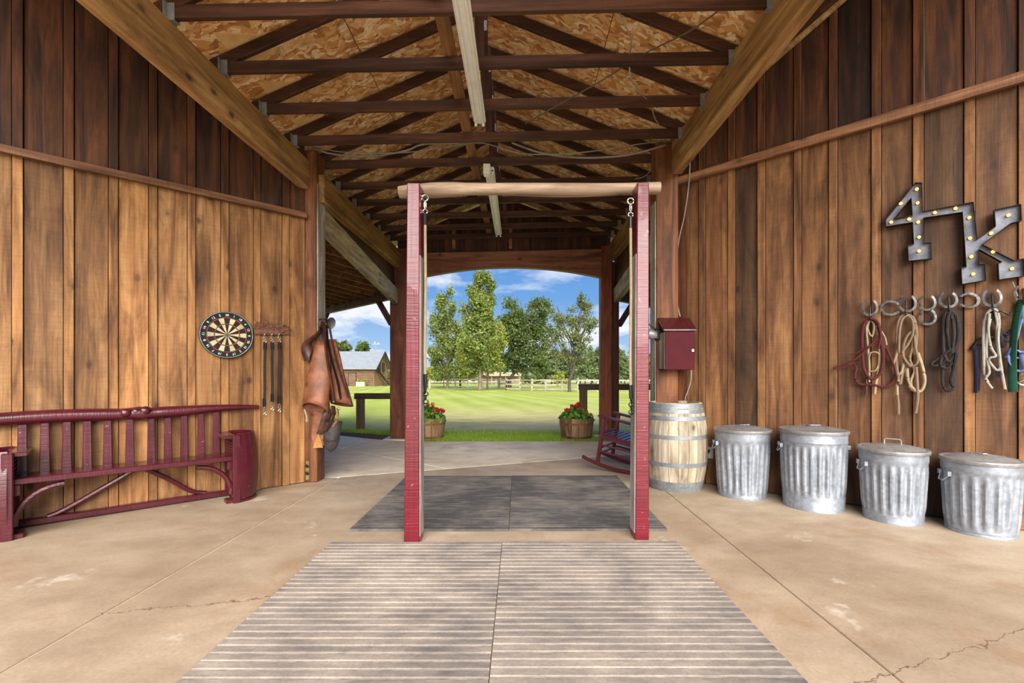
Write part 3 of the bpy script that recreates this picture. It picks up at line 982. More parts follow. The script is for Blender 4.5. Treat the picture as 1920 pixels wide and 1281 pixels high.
# ================================================================= OBJECTS
# ---- rubber stall mats
def rubber_mat(label, x0, x1, y0, y1, m, dust, pitch, gw):
    b = MB()
    t0, t1 = 0.006, 0.017
    prof = [(y0, -0.0), (y0 + .004, t1)]
    mi = [0]
    y = y0 + .05
    while y < y1 - .05:
        prof += [(y, t1), (y + gw * .2, t1 - .005), (y + gw * .8, t1 - .005), (y + gw, t1)]
        mi += [0, 0, 1, 0]
        y += pitch
    prof += [(y1 - .004, t1), (y1, 0.0)]
    mi += [0, 0]
    n = len(prof)
    cx, cy = (x0 + x1) / 2, (y0 + y1) / 2
    nx = 1
    b.v = [(x0 - cx, p[0] - cy, p[1]) for p in prof] + [(x1 - cx, p[0] - cy, p[1]) for p in prof]
    b.f = [(i, i + n, i + 1 + n, i + 1) for i in range(n - 1)] + [tuple(range(n)), tuple(range(n, 2 * n))[::-1]]
    b.m = mi[:n - 1] + [0, 0]
    o = b.build('stall_mat', [m, dust], None, (cx, cy, 0.001))
    return tag(o, label, 'mat', 'ribbed rubber stall mats')


rubber_mat('near left dusty ribbed rubber mat, front row at the left of the seam', -1.318, -.116, 1.41, 3.235, M['mat_front'], M['dust'], .0535, .017)
rubber_mat('near right dusty ribbed rubber mat, front row at the right of the seam', -.112, 1.115, 1.42, 3.25, M['mat_front'], M['dust'], .0535, .017)
rubber_mat('far left black ribbed rubber mat behind the left crimson post', -1.288, -.075, 3.495, 5.30, M['mat_back'], M['dust_dark'], .040, .012)
rubber_mat('far right black ribbed rubber mat behind the right crimson post', -.070, 1.138, 3.50, 5.32, M['mat_back'], M['dust_dark'], .040, .012)

# ---- crimson hitching frame
hf = thing('tie_gateway', 'tall frame of two crimson posts under a bare peeled log crossbar', 'frame', (0.06, 3.3, 0))
o0 = -Vector(hf.location)


def hpost(xb0, xb1, xt0, xt1, y0, y1, z, inner):
    b = MB().add([(xb0, y0, 0), (xb1, y0, 0), (xb1, y1, 0), (xb0, y1, 0), (xt0, y0, z), (xt1, y0, z), (xt1, y1, z), (xt0, y1, z)],
                 [(0, 3, 2, 1), (4, 5, 6, 7), (0, 1, 5, 4), (1, 2, 6, 5), (2, 3, 7, 6), (3, 0, 4, 7)])
    p = b.build('post', M['red_post'], hf, o0, bevel=.006)
    # pale greyed inner face: grazing sky sheen painted as colour below the top
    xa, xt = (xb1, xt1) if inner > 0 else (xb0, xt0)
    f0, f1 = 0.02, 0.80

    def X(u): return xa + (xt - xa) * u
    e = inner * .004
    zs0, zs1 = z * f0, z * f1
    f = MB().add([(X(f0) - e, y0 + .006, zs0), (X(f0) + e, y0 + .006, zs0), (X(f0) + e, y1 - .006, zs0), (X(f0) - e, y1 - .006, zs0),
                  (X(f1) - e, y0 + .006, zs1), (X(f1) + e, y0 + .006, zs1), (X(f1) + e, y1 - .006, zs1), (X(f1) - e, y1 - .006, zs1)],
                 [(0, 3, 2, 1), (4, 5, 6, 7), (0, 1, 5, 4), (1, 2, 6, 5), (2, 3, 7, 6), (3, 0, 4, 7)]).build('sheen_face', M['pale'], p)
    f['label'] = 'greyed inner face with painted sky sheen'
    return p


hpost(-.810, -.700, -.787, -.698, 3.24, 3.385, 2.553, 1)
hpost(.842, .944, .858, .944, 3.31, 3.455, 2.585, -1)
pts, rs = [], []
for i in range(25):
    u = i / 24
    pts.append((-.895 + u * 1.97, 3.44 + u * .06, 2.562 + u * .05 + .010 * math.sin(u * 7) + .012 * math.sin(math.pi * u)))
    rs.append((.052 + .004 * math.sin(u * 11 + 1) - .008 * (u < .02)) * (1 + .10 * (abs(u - .18) < .06)))
MB().tube(pts, rs, 12, flat=.9).build('log_crossbar', M['log'], hf, o0, smooth=True)


def ring(c, r, rr, n=16, axis='y', k=6):
    q = []
    for i in range(n):
        g = 2 * math.pi * i / n
        q.append(Vector(c) + (Vector((math.cos(g) * r, 0, math.sin(g) * r)) if axis == 'y' else Vector((0, math.cos(g) * r, math.sin(g) * r)) if axis == 'x' else Vector((math.cos(g) * r, math.sin(g) * r, 0))))
    return MB().tube(q, rr, k, closed=True)


def cross_tie(label, x, y, zt, zb, eye):
    t_ = thing('cross_tie', label, 'rope', (x, y, zt), 0, 'cross ties hanging on the crimson posts')
    ring((0, 0, -.022), .022, .006).build('eye_ring', M['nickel'], t_)
    b = MB()
    b.tube([(0, 0, -.045), (.006, 0, -.06), (.006, 0, -.09), (0, 0, -.105), (-.006, 0, -.09), (-.006, 0, -.06)], .004, 6, closed=True)
    b.build('snap_hook', M['nickel'], t_)
    ring((0, 0, -.122), .017, .005).build('lower_ring', M['nickel'], t_)
    MB().tube([(0, 0, -.135), (0, 0, -.22)], .014, 8).build('black_sleeve', M['dark'], t_)
    L = zt - zb
    MB().tube([(0, 0, -.22), (.003, 0, -.22 - L * .3), (-.003, 0, -.22 - L * .6), (0, 0, -L + .20)], .0105, 8).build('rope_length', M['rope_cream'], t_)
    MB().tube([(0, 0, -L + .20), (.004, 0, -L + .10)], .015, 8).build('lower_sleeve', M['dark'], t_)
    ch = MB()
    for k in range(4):
        ring_ = ring((.004, 0, -L + .085 - k * .028), .017, .005, 10, 'y' if k % 2 else 'x', 5)
        ch.add(ring_.v, ring_.f)
    ch.build('chain_end', M['steel_dark'], t_)
    # staple that holds the ring to the post
    MB().tube([(0, 0, 0), (eye * .5, .0, .004), (eye, 0.0, .004)], .006, 6).build('eye_bolt', M['steel_dark'], t_)
    return t_


cross_tie('cream cross tie rope hanging inside the left crimson post', -.676, 3.325, 2.50, 1.00, -.03)
cross_tie('cream cross tie rope hanging inside the right crimson post', .822, 3.36, 2.49, .92, .04)

# ---- fluorescent strip lights
def strip(label, x, y0, y1, z):
    L = y1 - y0
    t_ = thing('strip_light', label, 'light fixture', (x, y0, z))
    MB().prism([(-.058, -.036), (-.03, -.056), (.03, -.056), (.058, -.036), (.05, 0), (-.05, 0)], 0, L, 'y').build('housing', M['white'], t_)
    for s_ in (-1, 1):
        MB().tube([(s_ * .034, .04, -.068), (s_ * .034, L - .04, -.068)], .0125, 10).build('lamp_tube', M['tube'], t_, smooth=True)
        for yy in (.0, L - .035):
            MB().box(s_ * .034 - .012, s_ * .034 + .012, yy, yy + .03, -.088, -.03).build('lamp_holder', M['white'], t_, bevel=.003)
    for yy in (.05, L - .05):
        MB().box(-.012, .012, yy, yy + .03, 0, .05).build('mounting_clip', M['hanger'], t_)
    return t_


strip('near white fluorescent strip light under the truss chords above the front mats', -.36, 1.85, 4.28, 3.59)
strip('far white fluorescent strip light under the truss chords behind the log crossbar', -.335, 5.30, 7.75, 3.59)
MB()
jb = MB().box(-.40, -.32, 5.20, 5.30, 3.47, 3.585).build('junction_box', M['white'], bevel=.006, centre=True)
tag(jb, 'small white junction box at the near end of the far strip light', 'box')

# ---- loose electrical cables
def cable(label, pts, r, m, k=6):
    b = MB().tube(spline(pts, k), r, 6)
    o = b.build('electrical_cable', m, smooth=True, centre=True)
    return tag(o, label, 'cable', 'loose cables under the trusses')


cable('thick grey cable sagging under the left half of the fourth and fifth trusses', [at(560, 258, 5.1), at(610, 286, 5.1), at(690, 293, 5.05), at(760, 283, 5.05), at(800, 270, 5.1), at(905, 268, 5.2)], .010, M['cable'])
cable('thin cream cable looping under the middle of the fourth truss', [at(575, 268, 4.95), at(640, 285, 4.95), at(760, 286, 4.95), at(860, 272, 4.9), at(905, 268, 4.9), at(980, 288, 4.9), at(1080, 287, 4.9), at(1200, 270, 5.0), at(1245, 264, 5.05)], .006, M['cable'])
cable('thick grey cable sagging under the right half of the fifth truss', [at(960, 268, 5.15), at(1020, 288, 5.1), at(1100, 296, 5.1), at(1180, 290, 5.05), at(1248, 272, 5.05)], .011, M['cable'])
cable('dark cable strung diagonally between the second and first trusses', [at(985, 232, 4.20), at(1050, 195, 3.95), at(1130, 150, 3.68), at(1200, 105, 3.60), at(1290, 60, 3.30), at(1345, 22, 3.12)], .006, M['cable_dark'])
cable('short pale cable hanging between the first and second trusses', [at(1158, 18, 3.10), at(1176, 55, 3.2), at(1184, 80, 3.35), at(1180, 100, 3.55)], .006, M['cable'])
cable('short pale cable hanging between the second and third trusses', [at(1180, 125, 3.62), at(1184, 150, 3.7), at(1200, 172, 3.9), at(1212, 186, 4.10)], .006, M['cable'])
cable('short pale cable hanging by the right ends of the third and fourth trusses', [at(1222, 200, 4.20), at(1228, 222, 4.4), at(1240, 240, 4.6)], .006, M['cable'])
cable('cream cable dangling above the right end of the log crossbar', [at(1216, 296, 5.3), at(1224, 312, 5.4), at(1210, 330, 5.5), at(1190, 336, 5.6)], .006, M['cable'])

# ---- maroon barrel-end bench along the left wall
def WLp(s, v, z): return (s * WL.sg, v, z)


bn = thing('barrel_bench', 'long maroon bench with half-barrel ends against the left wall', 'bench', (WL.A.x, WL.A.y, 0), WL.rz)


def bench_hit(px, py, v): return WL.hit(px, py, v)


S0, S1 = .73, 2.16                     # inner faces of the right and left barrel ends
# seat: a plank with a lipped front edge
MB().box(S0 - .05, S1 + .05, .05, .345, .400, .425).build('seat', M['maroon_dark'], bn, bevel=.004)
MB().box(S0 - .05, S1 + .05, .33, .365, .385, .432).build('seat_rail', M['maroon_x'], bn, bevel=.006)
# back rail, a pole thick at the left with a knot in the middle and a tapered tip
pts, rs = [], []
for i in range(41):
    u = i / 40
    s_ = .47 + u * 2.5
    k = max(0, 1 - abs(u - .375) / .05)
    pts.append((s_, .085 + .01 * math.sin(u * 9), .862 - .016 * u + .008 * math.sin(u * 13) + .012 * k * math.sin((u - .375) * 90)))
    rs.append(.018 + .036 * min(1, u / .30) + .012 * k - .016 * math.exp(-((u - .41) / .012) ** 2) - .014 * math.exp(-((u - .345) / .012) ** 2))
MB().tube(pts, rs, 12).build('back_rail', M['maroon_x'], bn, smooth=True)
kb_ = MB()
for ds, dz, r in ((1.37, .872, .040), (1.43, .868, .034), (1.50, .862, .038)):
    kb_.ball((ds, .112, dz), r, 10, (1.2, .9, 1.05))
kb_.build('knot_burl', M['maroon_x'], bn, smooth=True)
for px in (156 / 3.692, 312 / 3.692, 463 / 3.692, 604 / 3.692, 745 / 3.692, 898 / 3.692, 1047 / 3.692, 1161 / 3.692, 1274 / 3.692, 1390 / 3.692, 1495 / 3.692):
    s_ = bench_hit(px, VY, .075)[0]
    b = MB().beam((s_, .095, .41), (s_, .075, .845), .062, .028, up=(0, 1, 0), wd2=.048)
    b.build('back_slat', M['maroon'], bn, bevel=.004)


def barrel_end(sc, dirn, base_z=0.0):
    """half barrel: curved staves turned outwards along dirn, open towards the seat"""
    r0, bulge, H = .185, .035, .64
    prof = [(r0 + bulge * (1 - (2 * k / 10 - 1) ** 2), H * k / 10) for k in range(11)]
    n = 9
    e = thing('x', 'x', 'x')
    bpy.data.objects.remove(e)
    a0 = R(90) if dirn < 0 else R(-90)
    cxn, cyn = sc, .228
    body = MB()
    vs = []
    out = MB().lathe(prof, n, (cxn, cyn, 0), a0=a0, a1=a0 + R(180))
    inn = MB().lathe([(r - .022, z) for r, z in prof], n, (cxn, cyn, 0), a0=a0, a1=a0 + R(180))
    body.add(out.v, out.f)
    body.add(inn.v, inn.f)
    cols = n + 1
    k = len(out.v)
    top = (len(prof) - 1) * cols
    body.f += [(top + j, top + j + 1, k + top + j + 1, k + top + j) for j in range(n)] + [(j, j + 1, k + j + 1, k + j) for j in range(n)]
    for col in (0, n):
        body.f += [(i * cols + col, (i + 1) * cols + col, k + (i + 1) * cols + col, k + i * cols + col) for i in range(len(prof) - 1)]
    body.m = [0] * len(body.f)
    be = body.build('barrel_end', M['maroon'], bn, smooth=True)
    # vertical cheek boards at the cut edges
    for y in (cyn - r0 - .012, cyn + r0 - .02):
        MB().box(sc - .03, sc + .03, y, y + .04, 0.03 if y < .2 else .0, H - .01).build('end_stile', M['maroon'], be, bevel=.006)
    # inner box: louvred panel under an armrest shelf
    MB().box(min(sc, sc - dirn * .10), max(sc, sc - dirn * .10), .06, cyn + r0 - .02, H - .045, H - .012).build('arm_shelf', M['maroon_dark'], be, bevel=.005)
    pn = MB().box(sc - .012, sc + .012, .06, cyn + r0 - .02, .39, H - .045).build('louvre_panel', M['maroon_dark'], be)
    MB().box(sc - .012, sc + .012, .06, cyn + r0 - .02, .03, .36).build('lower_panel', M['maroon_dark'], be)
    for q in range(5):
        z = .43 + q * .03
        xx = sc - dirn * .014
        MB().beam((xx, .09, z), (xx, cyn + r0 - .05, z), .012, .010).build('louvre', M['maroon'], be)
    MB().lathe([(.001, 0), (r0 + .01, 0), (r0 + .02, .02), (r0 + .01, .025)], n, (cxn, cyn, .0), a0=a0, a1=a0 + R(180)).build('foot_rim', M['maroon'], be)
    return be


barrel_end(S0, -1)
barrel_end(S1, 1)
# floor stretcher, arched brackets, pair of diagonal struts
MB().beam((S0, .07, .035), (S1, .07, .035), .06, .05).build('stretcher', M['maroon_x'], bn, bevel=.006)
for sc, dr in ((S0, 1), (S1, -1)):
    q = []
    for i in range(11):
        g = R(90) * i / 10
        q.append((sc + dr * (.02 + .27 * (1 - math.cos(g))), .30, .07 + .28 * math.sin(g)))
    MB().tube(q, .024, 8).build('arched_bracket', M['maroon'], bn, smooth=True)
sm = (S0 + S1) / 2 - .03
MB().tube(spline([(sm, .13, .385), (sm + .2, .11, .26), (sm + .46, .08, .10), (sm + .56, .075, .06)], 4), .021, 8).build('diagonal_strut', M['maroon_x'], bn, smooth=True)
MB().tube(spline([(sm - .01, .13, .385), (sm - .2, .11, .25), (sm - .38, .08, .10), (sm - .50, .075, .06)], 4), .021, 8).build('diagonal_strut', M['maroon_x'], bn, smooth=True)
for sc, dr in ((S0, 1), (S1, -1)):
    MB().box(min(sc, sc + dr * .06), max(sc, sc + dr * .06), .30, .35, .30, .385).build('corner_block', M['maroon'], bn, bevel=.005)
    MB().box(min(sc - .02 * dr, sc + dr * .08), max(sc - .02 * dr, sc + dr * .08), .29, .40, .0, .035).build('skid', M['maroon'], bn, bevel=.005)
MB().box(.565, .60, .05, .075, .44, .56).build('side_tab', M['maroon'], bn, bevel=.003)

# ---- dartboard
def wall_thing(fr, px, py, name, label, cat, v=.045, group=None):
    s_, z = fr.hit(px, py, v)
    p = fr.pt(s_, v, z)
    o = thing(name, label, cat, p, fr.rz, group)

    def loc(px, py, vv=v):                              # pixel -> local point on the wall plane
        a, h = fr.hit(px, py, vv)
        return ((a - s_) * fr.sg, vv - v, h - z)
    return o, loc


db, _ = wall_thing(WL, 424.5, 628.5, 'dartboard', 'round black and cream dartboard hung on the left wall', 'dartboard')
# seen from the room, local x runs to the left on this wall: angles are measured with that in mind
MB().lathe([(.001, 0), (.226, 0), (.228, .01), (.228, .028), (.222, .034), (.213, .034), (.211, .030), (.001, .030)], 60).xf(Matrix.Rotation(R(-90), 4, 'X')).build('board_body', M['d_black'], db, smooth=True)
ring((0, .036, 0), .222, .004, 48, 'y', 6).build('outer_wire', M['hanger'], db)


def dart_sector(b, r0, r1, a0, a1, y, n=4):
    vs = []
    for r in (r0, r1):
        for k in range(n + 1):
            g = a0 + (a1 - a0) * k / n
            vs.append((-math.sin(g) * r, y, math.cos(g) * r))
    vs2 = [(x, y - .004, z) for x, _, z in vs]
    m_ = n + 1
    fs = [(k, k + 1, m_ + k + 1, m_ + k) for k in range(n)]
    fs += [(i, i + 1, i + 1 + 2 * m_, i + 2 * m_) for i in range(n)] + [(m_ + i, m_ + i + 1, m_ + i + 1 + 2 * m_, m_ + i + 2 * m_) for i in range(n)]
    b.add(vs + vs2, fs)


for k in range(20):
    a0, a1 = R(18 * k - 9 + .5), R(18 * k + 9 - .5)
    dk = k % 2 == 0
    b = MB()
    dart_sector(b, .017, .100, a0, a1, .0345)
    dart_sector(b, .111, .163, a0, a1, .0345)
    sg = b.build('bed', M['d_black'] if dk else M['d_cream'], db)
    b = MB()
    dart_sector(b, .101, .110, a0, a1, .0348)
    dart_sector(b, .164, .173, a0, a1, .0348)
    b.build('score_ring', M['d_red'] if dk else M['d_green'], db)
MB().lathe([(.001, .0), (.0075, 0), (.0075, .006), (.001, .006)], 14).xf(Matrix.Translation((0, .034, 0)) @ Matrix.Rotation(R(-90), 4, 'X')).build('bull_eye', M['d_red'], db)
MB().lathe([(.008, .0), (.016, 0), (.016, .005), (.008, .005)], 18).xf(Matrix.Translation((0, .034, 0)) @ Matrix.Rotation(R(-90), 4, 'X')).build('outer_bull', M['d_green'], db)
NUM = [20, 1, 18, 4, 13, 6, 10, 15, 2, 17, 3, 19, 7, 16, 8, 11, 14, 9, 12, 5]
for k, nmb in enumerate(NUM):
    cu = bpy.data.curves.new('number', 'FONT')
    cu.body = str(nmb)
    cu.size = .031
    cu.align_x = 'CENTER'; cu.align_y = 'CENTER'
    cu.extrude = .0008
    tmp = bpy.data.objects.new('number_tmp', cu)
    C.objects.link(tmp)
    me = bpy.data.meshes.new_from_object(tmp.evaluated_get(bpy.context.evaluated_depsgraph_get()))
    bpy.data.objects.remove(tmp)
    me.materials.clear(); me.materials.append(M['white'])
    o = bpy.data.objects.new('number', me)
    C.objects.link(o)
    o.parent = db
    g = R(18 * k)
    o.matrix_local = Matrix.Translation((-math.sin(g) * .193, .0325, math.cos(g) * .193)) @ Matrix.Rotation(-g, 4, 'Y') @ Matrix.Rotation(R(180), 4, 'Z') @ Matrix.Rotation(R(90), 4, 'X')

# ---- rusty horse rack and three leads
rk, loc = wall_thing(WL, 511, 617, 'horse_rack', 'rusty iron hook rack with running horse silhouettes on the left wall', 'rack')
sil = [(477, 610), (481, 603), (486, 604), (489, 608), (495, 606), (499, 600), (502, 605), (501, 609), (509, 610), (514, 606), (519, 607), (522, 611), (528, 608), (533, 613), (541, 612), (544, 620), (540, 628), (534, 622), (528, 624), (530, 628), (520, 626), (512, 629), (505, 625), (497, 628), (488, 625), (479, 628), (483, 621), (478, 617)]
MB().prism([(loc(x, y)[0], loc(x, y)[2]) for x, y in sil], 0, .006, 'y').build('horse_plate', M['rust'], rk)
pts = [loc(478, 626.5), loc(511, 627.5), loc(544, 627)]
MB().tube([(p[0], .008, p[2]) for p in pts], .007, 8).build('base_bar', M['rust'], rk)
for x, y, k in ((490, 611, 1), (508, 613, -1), (524, 613, 1), (537, 618, -1)):
    b = MB()
    c = Vector(loc(x, y)); c.y = .010
    b.ball(c, .018, 8, (1.9, .35, .8))                                             # body
    b.tube([c + Vector((-k * .025, 0, .004)), c + Vector((-k * .045, 0, .026)), c + Vector((-k * .062, 0, .018))], [.010, .008, .005], 6)   # neck and head
    for lx, ex in ((-.022, -.035), (-.014, -.012), (.016, .034), (.022, .018)):
        b.tube([c + Vector((k * lx, 0, -.006)), c + Vector((k * (lx + ex) / 2, 0, -.020)), c + Vector((k * ex, 0, -.034))], .0035, 5)
    b.tube([c + Vector((k * .03, 0, .006)), c + Vector((k * .05, 0, -.004))], [.005, .002], 5)
    b.build('horse', M['rust'], rk, smooth=True)
for x in (497.5, 510.5, 524):
    c = Vector(loc(x, 626))
    MB().tube(spline([c + Vector((0, .006, 0)), c + Vector((0, .022, -.006)), c + Vector((0, .032, .0)), c + Vector((0, .034, .014))], 3), .0035, 6).build('hook', M['rust'], rk)


def lead(label, xt, yt, xb, yb):
    t_, lc = wall_thing(WL, xt, yt, 'lead_strap', label, 'lead strap', .07, 'black leads on the horse rack')
    e = Vector(lc(xb, yb))
    D = e.z
    b = MB()
    for z in (0, D + .085):
        b.tube([(0, 0, z), (.010, 0, z - .018), (.010, 0, z - .05), (0, 0, z - .066), (-.008, 0, z - .05), (-.004, 0, z - .024)], .004, 6)
        q = ring((0, 0, z - .078), .012, .0035, 10)
        b.add(q.v, q.f)
    b.build('snap', M['nickel'], t_)
    MB().tube(spline([(0, 0, -.09), (.003, 0, D * .4), (e.x * .5, 0, D * .7), (e.x, 0, D + .085)], 4), [.012] * 13, 8, flat=.7).build('strap', M['black'], t_, smooth=True)
    MB().box(-.016, .016, -.008, .008, -.16, -.09).build('keeper', M['black'], t_, bevel=.003)
    MB().box(e.x - .015, e.x + .015, -.008, .008, D + .085, D + .17).build('keeper', M['black'], t_, bevel=.003)


lead('leftmost of three black leads on the horse rack, hanging lowest', 497, 626, 495.5, 778)
lead('middle of three black leads on the horse rack', 510.5, 626, 510.5, 769)
lead('rightmost of three black leads on the horse rack', 524, 626, 523.5, 772)

# ---- leather chaps and stirrup hood hung on the left post
ch = thing('leather_chaps', 'worn brown leather riding chaps hanging on the left corner post', 'chaps', (-2.17, 5.12, 1.66))


def tapered_leg(top, bot, rt, rb_, n, m, ell=.6, cut=0.0, k=10, tw=0.0):
    top, bot = Vector(top), Vector(bot)

    def fn(u, v):
        g = u * 2 * math.pi
        hem = -.085 * math.sin(g) * v ** 3
        c = top.lerp(bot, v)
        r = rt + (rb_ - rt) * v ** .8
        wv = 1 + .10 * math.sin(3 * g + 5 * v + tw) * (1 - .4 * v)
        return (c.x + math.cos(g) * r * wv, c.y + math.sin(g) * r * ell * wv, c.z - cut * v * math.cos(g + tw) * .03 + hem)
    return MB().grid(fn, 20, k)


b = tapered_leg((.02, -.09, -.10), (.0, -.19, -.86), .075, .14, 20, None, .62, 1.2)
lg = b.build('leg_panel', [M['leather_in'], M['leather']], ch, smooth=True)
so = lg.modifiers.new('thick', 'SOLIDIFY'); so.thickness = .006; so.material_offset = 1
b = tapered_leg((.08, -.04, -.08), (.22, -.06, -.80), .06, .125, 20, None, .55, 2.0, 10, 1.3)
lg2 = b.build('leg_panel', [M['leather_in'], M['leather']], ch, smooth=True)
so = lg2.modifiers.new('thick', 'SOLIDIFY'); so.thickness = .006; so.material_offset = 1
lg2.color = (.9, .9, .9, 1)


def strap(pts, w_, th, m, name, par):
    P = spline(pts, 5)
    b = MB().tube(P, w_, 8, flat=th)
    return b.build(name, m, par, smooth=True)


strap([(.03, -.10, .10), (.0, -.13, -.02), (-.09, -.17, -.12), (-.12, -.17, -.24), (-.115, -.16, -.32)], .056, .4, M['leather_dk'], 'waist_belt', ch)
strap([(.05, -.10, .08), (.07, -.13, -.12), (.11, -.15, -.40), (.16, -.14, -.76)], .040, .4, M['leather_dk'], 'inner_fold', ch)
strap([(.06, -.08, .06), (.10, -.13, -.14), (.15, -.14, -.34), (.21, -.13, -.58), (.23, -.12, -.74)], .022, .45, M['black'], 'side_strap', ch)
strap([(.06, -.02, .10), (.14, -.08, -.18), (.22, -.10, -.46), (.31, -.10, -.72)], .018, .6, M['leather_dk'], 'side_strap', ch)
strap([(.08, -.13, -.70), (.10, -.14, -.86), (.06, -.13, -1.0), (.02, -.12, -1.12)], .050, .35, M['leather_dk'], 'hanging_flap', ch)
for p in ((.12, -.165, -.50), (.17, -.16, -.76), (.08, -.15, -.24), (.22, -.145, -.84)):
    MB().ball(p, .016, 8, (1, .5, 1)).build('concho', M['nickel'], ch, smooth=True)
MB().lathe([(.001, .008), (.03, .008), (.052, .002), (.052, -.002), (.001, -.002)], 18).xf(Matrix.Translation((.085, -.02, .10)) @ Matrix.Rotation(R(75), 4, 'X') @ Matrix.Scale(1.35, 4, (0, 1, 0))).build('metal_cap', M['steel_dark'], ch, smooth=True)
MB().tube(spline([(-.105, -.24, -.84), (-.085, -.245, -.90), (-.075, -.245, -.97), (-.09, -.245, -.95)], 4), .009, 6).build('tie_string', M['rope_cream'], ch)
MB().tube([(-.045, -.02, .14), (.0, -.03, .145), (.04, -.05, .14), (.055, -.06, .165)], .009, 6).build('hanging_hook', M['steel_dark'], ch)
for k, dx in enumerate((-.012, .012)):
    MB().tube([(.015 + dx, -.04, .15), (.02 + dx, -.06, .05), (.03 + dx, -.08, -.06)], .010, 6).build('hanging_thong', M['leather_dk'], ch)
fl2 = MB().prism([(-.085, -1.14), (-.05, -.86), (.05, -.90), (.05, -1.24), (-.05, -1.27)], -.125, -.115, 'y').build('lower_flap', M['leather'], ch, color=(1, 1, 1))
MB().prism([(-.065, -1.27), (.0, -1.10), (.045, -1.265)], -.135, -.127, 'y').build('lining_gore', M['suede'], ch)

hd_ = thing('stirrup_hood', 'dark rounded leather stirrup hood hanging below the brown chaps', 'stirrup hood', (-2.045, 5.00, .545))


def hood(u, v):
    g = u * 2 * math.pi
    z = .13 - .33 * v
    r = .088 * math.sqrt(max(0.0, 1 - max(0, (v - .45) / .55) ** 2)) + .002
    x = math.cos(g) * r + .035 * (1 - v) ** 2
    return (x, math.sin(g) * r * .75, z)


MB().grid(hood, 18, 12).build('toe_cover', M['leather_blk'], hd_, smooth=True)
MB().tube([(-.07, -.055, -.06), (0, -.072, -.075), (.07, -.055, -.06)], .006, 6).build('stitched_seam', M['leather_dk'], hd_)
strap([(.03, -.02, .30), (.05, -.05, .20), (.02, -.07, .10), (-.03, -.07, .04)], .038, .4, M['leather_dk'], 'strap', hd_)
strap([(.08, -.02, .28), (.09, -.045, .16), (.05, -.065, .08)], .026, .4, M['suede'], 'strap', hd_)

# ---- red breaker box with sloping lid, floodlight, cables
bx = thing('breaker_box', 'maroon wooden utility box with a sloping lid on the right corner post', 'box', (1.705, 4.95, 1.24))
X0, X1, Y0, Y1 = -.155, .155, -.10, .095
MB().box(X0, X1, Y0, Y1, 0, .41).build('case', M['box_red'], bx, bevel=.004)
MB().add([(X0 - .02, Y0 - .02, .41), (X1 + .02, Y0 - .02, .41), (X1 + .02, Y1, .555), (X0 - .02, Y1, .555), (X0 - .02, Y0 - .02, .43), (X1 + .02, Y0 - .02, .43), (X1 + .02, Y1, .575), (X0 - .02, Y1, .575)],
         [(0, 3, 2, 1), (4, 5, 6, 7), (0, 1, 5, 4), (1, 2, 6, 5), (2, 3, 7, 6), (3, 0, 4, 7)]).build('sloping_lid', M['maroon_dark'], bx, bevel=.003)
MB().prism([(Y0, .41), (Y1, .41), (Y1, .555)], X0, X1, 'y').xf(Matrix(((0, 1, 0, 0), (1, 0, 0, 0), (0, 0, 1, 0), (0, 0, 0, 1)))).build('lid_gusset', M['box_red'], bx)
MB().box(X0 - .005, X0 + .0005, Y0 + .01, Y1 - .005, .01, .40).build('side_panel', M['pale'], bx)['label'] = 'pale side'  # left side in a paler material than the front
MB().box(X1 - .03, X1 - .004, Y0 - .008, Y0, .19, .22).build('latch', M['nickel'], bx, bevel=.002)

fd = thing('floodlight', 'small grey and black floodlight fixed beside the maroon utility box', 'lamp', (1.455, 5.03, 1.63))
MB().lathe([(.001, -.055), (.048, -.055), (.052, -.02), (.052, .035), (.046, .04), (.001, .034)], 16).xf(Matrix.Rotation(R(-80), 4, 'Y')).build('lamp_head', M['hanger'], fd, smooth=True)
MB().box(.03, .10, -.035, .035, -.06, .055).build('socket_body', M['dark'], fd, bevel=.01)
MB().tube([(.06, 0, .05), (.02, 0, .075), (-.02, 0, .105), (-.035, 0, .14)], .007, 6).build('swivel_arm', M['steel_dark'], fd)


def wallcable(label, pts, fr, r, m, v=.055):
    P = []
    for x, y in pts:
        s_, z = fr.hit(x, y, v)
        P.append(fr.pt(s_, v, z))
    o = MB().tube(spline(P, 5), r, 6).build('electrical_cable', m, smooth=True, centre=True)
    return tag(o, label, 'cable')


wallcable('thin grey cable running down the right wall into the maroon utility box', [(1294, 300), (1291, 350), (1283, 405), (1273, 450), (1268, 500), (1269, 560), (1275, 594)], WR, .007, M['cable'], .09)
wallcable('thin grey cable between the maroon utility box and the oak barrel', [(1296, 690), (1295, 715), (1289, 735), (1284, 752), (1282, 800)], WR, .007, M['cable'], .06)
wallcable('hair-thin cable hanging down the upper right wall boards', [(1731, -20), (1732, 60), (1732, 192)], WR, .005, M['cable_dark'], .055)
ol, _ = wall_thing(WR, 1330, 849, 'wall_outlet', 'white electrical outlet plate on the right wall beside the oak barrel', 'outlet', .03)
MB().box(-.042, .042, 0, .008, -.062, .062).build('cover_plate', M['plastic_white'], ol, bevel=.003)
for z in (-.028, .022):
    MB().box(-.016, .016, .008, .011, z - .013, z + .013).build('socket', M['plastic_white'], ol, color=(.8, .8, .8))
MB().tube([(.0, .011, .024), (.0, .035, .022), (.012, .04, -.01)], [.013, .012, .005], 8).build('plug', M['dark'], ol)

# ---- oak barrel
bc = Vector((1.665, 4.87, 0))
ok = thing('oak_barrel', 'bleached oak wine barrel with grey hoops by the right corner post', 'barrel', bc)
H = .90


def br_(z): return .262 + .060 * (1 - (2 * z / H - 1) ** 2)


